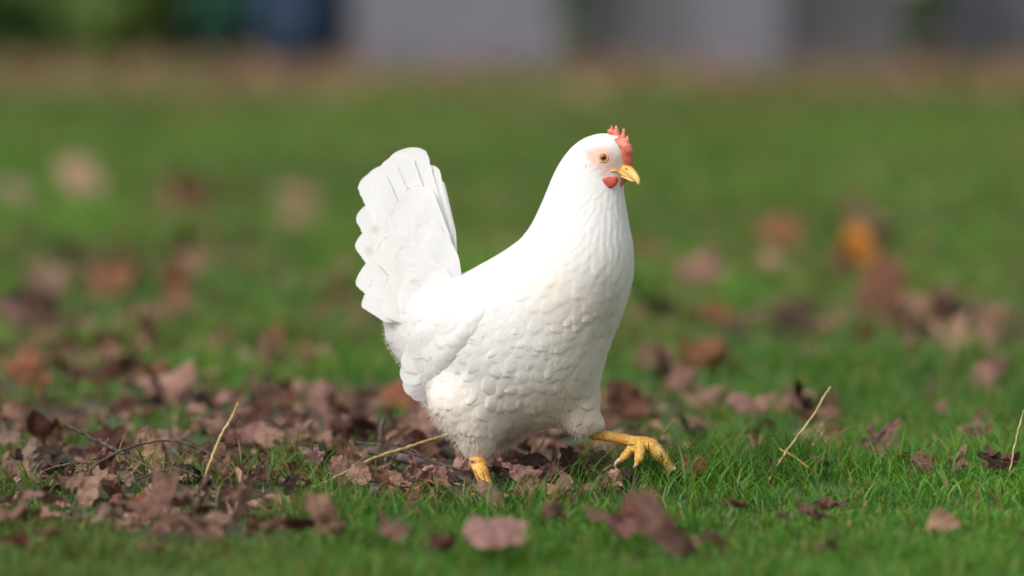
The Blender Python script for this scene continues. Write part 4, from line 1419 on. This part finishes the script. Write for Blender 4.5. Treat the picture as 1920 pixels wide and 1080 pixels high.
# ground cover of flattened leaves, too many to count
LV, LF, LC, LVe, off = [], [], [], [], 0
def litter_leaf(x, y, size, col, tilt=25):
    global off
    key = (rl.choice(('ovate', 'lobed', 'oak')), rl.randrange(8))
    _, V, Fc, ve = LEAFM[key]
    M = np.array((Matrix.Rotation(R(rl.uniform(-tilt, tilt)), 3, 'X') @ Matrix.Rotation(R(rl.uniform(-tilt, tilt)), 3, 'Y') @ Matrix.Rotation(rl.uniform(0, 6.28), 3, 'Z')))
    W_ = (V @ M.T) * np.array([size, size, size * .7])
    LV.append(W_ + np.array([x, y, float(ground_h(x, y)) if y < 3 and abs(x) < 1.6 else 0.0]) + np.array([0, 0, .003 - np.percentile(W_[:, 2], 25)]))
    LF.extend([[i + off for i in f_] for f_ in Fc]); off += len(V)
    b = np.array(PALETTE[col]) * rl.uniform(.7, 1.15)
    LC.append(np.tile(b, (len(V), 1))); LVe.append(ve)
cnt = 0
while cnt < 2700:
    d = rl.uniform(5.8, 8.4) if cnt < 1000 else rl.uniform(8.2, 15); x = rl.uniform(-1, 1) * (d * .09 * 1.35 + .05); y = d - CAMD
    if rl.random() < float(litter(np.array([x]), np.array([y]))[0]) ** 1.3 + (.09 if cnt >= 1000 else 0):
        litter_leaf(x, y, rl.uniform(.02, .06) if cnt < 1000 else rl.uniform(.05, .09), rl.choice(('brown', 'redbrown', 'dark', 'pink', 'darkred', 'brown'))); cnt += 1
cnt = 0
while cnt < 2000:
    d = rl.uniform(23, 33); x = rl.uniform(-1, 1) * d * .12; y = d - CAMD
    if rl.random() < .2 + float(litter(np.array([x]), np.array([y]))[0]):
        litter_leaf(x, y, rl.uniform(.10, .22), rl.choice(('brown', 'redbrown', 'tan', 'pink')), 40); cnt += 1
lo_ = link('leaf_litter', mesh_np('leaf_litter', np.concatenate(LV), LF, M_LITTER, cols=np.concatenate(LC), attrs={'vein': np.concatenate(LVe)}))
tag(lo_, 'brown layer of flattened dead leaves on the bare soil', 'leaf litter', kind='stuff')

# ------------------------------------------------------------------ TWIGS AND STRAWS
def stick(name, pts, rpx, mat, label, cat, n=26, knobs=0., seed=0):
    """pts: (px, py, depth)"""
    r_ = np.random.default_rng(seed + 5)
    sp_ = spline(np.array(pts, float), n)
    W_ = P(sp_[:, 0], sp_[:, 1], sp_[:, 2])
    t = np.linspace(0, 1, n)
    rad = np.interp(t, np.linspace(0, 1, len(rpx)), rpx) * .0006 * (.8 if name == 'straw' else 1.1)
    rad = rad * (1 + knobs * r_.normal(0, 1, n) * .5 + knobs * 1.2 * (r_.random(n) < .12))
    W_ = W_ + r_.normal(0, .00035, W_.shape)
    W_[:, 2] = np.maximum(W_[:, 2], ground_h(W_[:, 0], W_[:, 1]) + .001)
    base = W_[int(np.argmin(W_[:, 2]))]
    mb = MB(); mb.tube(W_ - base, rad, 9)
    o = mb.build(name, mat); o.location = base
    tag(o, label, cat)
    return o
stick('twig', [(119,797,-.15),(135,803,-.15),(180,825,-.15),(250,861,-.17),(310,893,-.19),(378,936,-.20)], [3.6,2.8,2.6,2.6,2.2,1.6], M_TWIG, 'straight dark twig sloping down to the right over the left leaf pile', 'twig', 34, .16, 1)
stick('twig', [(138,925,-.20),(172,880,-.18),(220,848,-.17),(280,829,-.16),(330,827,-.16),(372,840,-.16),(408,860,-.16),(434,886,-.16)], [2.2,2.4,2.2,2,2,1.8,1.5], M_TWIG, 'thin dark twig arched high over the left leaf pile', 'twig', 40, .12, 2)
stick('twig', [(232,915,-.18),(262,898,-.18),(295,884,-.18),(330,881,-.18),(365,890,-.18),(410,920,-.19),(445,945,-.2)], [1.6,1.6,1.5,1.6,1.7,1.8], M_TWIG, 'small low arched twig beneath the higher arched one', 'twig', 34, .12, 3)
stick('straw', [(447,755,-.17),(438,776,-.17),(424,800,-.18),(402,846,-.19),(383,900,-.20),(365,955,-.21)], [2.6,3.0,3.2,3.4,3.4,2.8], M_STRAW, 'upright yellow straw leaning right out of the left leaf pile', 'straw', 36, .06, 4)
stick('straw', [(190,855,-.10),(203,890,-.11),(216,935,-.12)], [.9,1.3,1.5], M_STRAW, 'short thin dry stem standing left of the small arched twig', 'straw', 14, .05, 5)
stick('straw', [(586,915,-.20),(640,890,-.12),(700,860,-.03),(770,837,.0),(852,811,.03)], [3.4,4.0,4.2,4.2,3.6], M_STRAW, 'long pale straw lying aslant in the litter behind the hen', 'straw', 36, .05, 6)
stick('straw', [(1557,726,.06),(1540,752,.05),(1520,786,.03),(1470,852,.0),(1432,918,-.04)], [2.6,2.8,2.8,2.6,2.2], M_STRAW, 'slender dry straw slanting out of the grass right of the hen', 'straw', 30, .06, 7)
stick('straw', [(1920,768,-.05),(1907,815,-.06),(1893,886,-.07)], [1.6,2.0,2.2], M_STRAW, 'dry straw upright at the right edge', 'straw', 20, .06, 8)
stick('straw', [(1462,842,.02),(1490,857,.01),(1516,877,.0)], [1.6,2.6,1.8], M_DRYBLADE, 'short orange dry blade crossing the slanting straw', 'straw', 14, .05, 9)
stick('straw', [(1222,838,.16),(1245,810,.16),(1265,787,.16)], [1.6,2.2,2.6], M_STRAW, 'short pale straw behind the raised front foot', 'straw', 14, .06, 10)
stick('branch', [(690,846,.06),(745,856,.05),(800,872,.04),(845,895,.02),(895,932,.0)], [6,8,9.5,9,7], M_BRANCH, 'thick weathered branch lying in the litter behind the rear leg', 'branch', 34, .10, 11)
stick('twig', [(668,829,.04),(715,835,.03),(765,848,.02),(815,868,.01),(868,905,.0)], [1.8,2.4,2.6,2.4,2], M_TWIG, 'dark twig lying over the thick branch behind the hen', 'twig', 30, .14, 12)
stick('twig', [(742,852,.0),(728,880,-.02),(705,900,-.04),(676,918,-.06)], [2.2,2.6,3,2.6], M_TWIG, 'short forked looking twig below the long straw', 'twig', 22, .14, 13)
stick('twig', [(722,785,.16),(714,803,.16),(718,824,.16),(738,834,.16)], [3.6,4.4,4,2], M_TWIG, 'dark hooked stem sticking up left of the thigh', 'twig', 18, .1, 14)
stick('straw', [(828,908,-.02),(858,918,-.03),(890,931,-.05)], [1.0,1.4,1.2], M_STRAW, 'short fine stem lying left of the rear foot', 'straw', 12, .05, 15)
stick('branch', [(955,882,.22),(1040,887,.22),(1120,890,.22),(1175,886,.22)], [4.5,6,6,4], M_BRANCH, 'brown stick lying level in the litter between the legs', 'branch', 26, .12, 16)
stick('twig', [(770,842,.03),(800,858,.02),(838,874,.01),(880,884,.0)], [2.2,2.6,2.4,1.8], M_TWIG, 'dark twig crossing just left of the rear leg', 'twig', 20, .14, 21)
stick('twig', [(600,905,-.04),(655,896,-.03),(720,898,-.03),(790,912,-.04)], [1.8,2.4,2.4,1.6], M_TWIG, 'crooked dark twig lying low under the long straw', 'twig', 22, .16, 22)
stick('twig', [(40,905,-.12),(90,880,-.12),(150,868,-.12),(205,872,-.12)], [1.8,2.2,2,1.4], M_TWIG, 'dark twig lying flat at the left end of the leaf pile', 'twig', 20, .15, 23)
stick('twig', [(1010,1010,-.36),(1050,978,-.34),(1095,952,-.32)], [3,3.6,2.6], M_TWIG, 'blurred dark twig in the foreground grass right of the large pink leaf', 'twig', 16, .12, 17)
stick('twig', [(905,800,.30),(960,838,.28),(1000,858,.26)], [3,3.4,3], M_TWIG, 'blurred dark twig in the litter under the belly', 'twig', 16, .12, 18)
stick('grass_blade', [(1274,888,-.02),(1277,850,-.02),(1272,815,-.02),(1264,788,-.02)], [1.6,2.0,1.5,.4], noise_mat('fresh_blade', [(.3, (.06, .15, .03)), (.7, (.10, .20, .06))], 90, .45, .1), 'single tall green grass blade beside the toe of the raised foot', 'grass blade', 16, .02, 19)

# ------------------------------------------------------------------ FAR BACKGROUND
M_WALL = noise_mat('pale_grey_render', [(.3, (.165, .16, .19)), (.7, (.205, .20, .235))], 3, .85, .3, 60, .004)
M_WALL2 = noise_mat('mid_grey_render', [(.3, (.14, .142, .155)), (.7, (.172, .175, .19))], 3, .85, .3, 60, .004)
M_WALL3 = noise_mat('dark_grey_board', [(.3, (.115, .112, .118)), (.7, (.14, .138, .145))], 4, .8, .3, 60, .004)
M_STONE = noise_mat('grey_stone', [(.3, (.15, .148, .17)), (.7, (.19, .187, .21))], 8, .85, .5, 40, .006)
M_BLUE = noise_mat('dark_blue_plastic', [(.3, (.010, .025, .055)), (.7, (.018, .042, .080))], 6, .45, .1)
M_HEDGE = {}
def m_foliage(name, c0, c1):
    m, n, l, b, out = mat_new(name)
    a = node(n, 'ShaderNodeAttribute', attribute_name='tint')
    c = mixc(n, l, a.outputs['Fac'], c0, c1)
    l.new(c, b.inputs['Base Color']); b.inputs['Roughness'].default_value = .55
    add_translucent(n, l, b, out, c, .25)
    return m
def bpix(px, D):                                   # photo column -> world x at distance D
    return (px - 960) / F * D
def block(name, px0, px1, D, hgt, depth, mat, label, cat, coping=None, base=True):
    e = bpy.data.objects.new(name, None); COL.objects.link(e)
    x0, x1 = bpix(px0, D), bpix(px1, D)
    e.location = ((x0 + x1) / 2, D - CAMD, 0); tag(e, label, cat)
    hw = (x1 - x0) / 2
    mb = MB(); mb.box((-hw, 0, -.05), (hw, depth, hgt)); mb.build('wall_face', mat, e, False)
    if coping:
        mb = MB(); mb.box((-hw - .04, -.04, hgt), (hw + .04, depth + .04, hgt + .07)); mb.build('coping', coping, e, False)
    if base:
        mb = MB(); mb.box((-hw - .015, -.02, -.05), (hw + .015, -.002, .12)); mb.build('plinth', M_WALL2, e, False)
    return e
block('garden_wall', 668, 1042, 30.6, 1.9, .3, M_WALL, 'pale grey wall far behind the hen, left of its head', 'wall', M_STONE, False)
block('garden_wall', 1118, 1318, 31.0, 1.7, .3, M_WALL2, 'mid grey wall far behind, just left of the pale pillar', 'wall', M_STONE)
block('pillar', 1318, 1468, 29.8, 2.2, .44, M_STONE, 'pale stone pillar far behind, right of the comb of the hen', 'pillar', M_WALL, False)
block('garden_wall', 1470, 1690, 31.6, 1.7, .3, M_WALL3, 'dark grey wall far behind, right of the pale pillar', 'wall', M_STONE)
block('garden_wall', 1765, 2150, 34.5, 1.9, .3, M_WALL, 'pale grey wall in the far upper right corner', 'wall', M_STONE, False)
# dark blue barrel
be = bpy.data.objects.new('barrel', None); COL.objects.link(be); be.location = (bpix(570, 31.2), 31.2 - CAMD, 0)
tag(be, 'dark blue barrel far behind, left of the pale grey wall', 'barrel')
mb = MB(); prof = [(0,.20),(.03,.235),(.2,.255),(.24,.265),(.28,.255),(.55,.26),(.59,.27),(.63,.26),(.85,.235),(.9,.22)]
mb.tube([(0, 0, z) for z, r in prof], [r for z, r in prof], 28); mb.build('drum', M_BLUE, be)
mb = MB(); mb.tube([(0, 0, .9), (0, 0, .93), (0, 0, .94)], [.228, .228, .20], 28); mb.build('lid', M_WALL3, be)

def shrub(px, D, wid, hgt, dep, n, c0, c1, label, name='shrub', cat='shrub', seed=0, leaf=.07):
    r_ = np.random.default_rng(seed + 50)
    e = bpy.data.objects.new(name, None); COL.objects.link(e); e.location = (bpix(px, D), D - CAMD, 0); tag(e, label, cat)
    u = r_.normal(size=(n, 3)); u /= np.linalg.norm(u, axis=1)[:, None]
    rad = (.45 + .55 * r_.random(n) ** .45)[:, None]
    lump = (.72 + .5 * noise2(u[:, 0] * 2.5 + seed, u[:, 2] * 2.5 + u[:, 1], seed))[:, None]
    c = u * rad * lump * np.array([wid / 2, dep / 2, hgt / 2]) + np.array([0, 0, hgt * .5])
    c[:, 2] = np.maximum(c[:, 2], .03)
    a = r_.normal(size=(n, 3)); a /= np.linalg.norm(a, axis=1)[:, None]
    b = np.cross(a, r_.normal(size=(n, 3))); b /= np.linalg.norm(b, axis=1)[:, None]
    s_ = (leaf * (.6 + .8 * r_.random(n)))[:, None]
    V = np.stack([c - a * s_, c + b * s_ * .45, c + a * s_, c - b * s_ * .45], 1).reshape(-1, 3)
    Fq = np.arange(n * 4).reshape(n, 4)
    t = np.repeat(r_.random(n), 4)
    link('foliage', mesh_np('foliage', V, Fq, m_foliage(name + '_leaves', c0, c1), True, cols=np.stack([t, t, t], 1)), e)
    mb = MB()
    for k in range(4):
        an = k * 1.6 + seed
        mb.tube([(.05 * math.cos(an), .05 * math.sin(an), -.03), (.1 * wid * math.cos(an), .1 * dep * math.sin(an), hgt * .35), (.25 * wid * math.cos(an), .25 * dep * math.sin(an), hgt * .75)], [.03, .022, .008], 7)
    mb.build('stem', M_BRANCH, e)
    return e
shrub(40, 33, 1.1, 1.6, .9, 5000, (0.070, 0.158, 0.042), (0.178, 0.354, 0.090), 'dark green shrub in the far upper left corner', seed=1)
shrub(210, 32.2, 1.0, 1.3, .9, 5000, (0.102, 0.178, 0.030), (0.192, 0.294, 0.055), 'olive green shrub far behind at the upper left', seed=2)
shrub(345, 32.8, .9, 1.5, .9, 4500, (0.071, 0.167, 0.071), (0.143, 0.286, 0.130), 'mid green shrub far behind, between the olive and the bluish one', seed=3)
shrub(440, 31.6, .55, 1.2, .6, 3600, (0.016, 0.076, 0.050), (0.035, 0.152, 0.096), 'dark bluish green shrub far behind beside the blue barrel', seed=4)
shrub(1080, 33.2, .34, 1.4, .5, 2600, (0.217, 0.327, 0.194), (0.390, 0.400, 0.347), 'greyish green shrub between the two walls behind the head', seed=5)
shrub(1725, 34, .45, 1.4, .6, 2800, (0.165, 0.219, 0.119), (0.330, 0.400, 0.219), 'dark narrow shrub between the dark wall and the right corner wall', seed=6)
block('garden_wall', 560, 2300, 36.5, 1.5, .25, M_WALL2, 'long mid grey wall closing off the yard behind the pillar and shrubs', 'wall', M_STONE)
shrub(-160, 33, 1.4, 1.9, 1.1, 5000, (0.051, 0.102, 0.024), (0.102, 0.187, 0.051), 'tall green shrub beyond the left edge', seed=8)
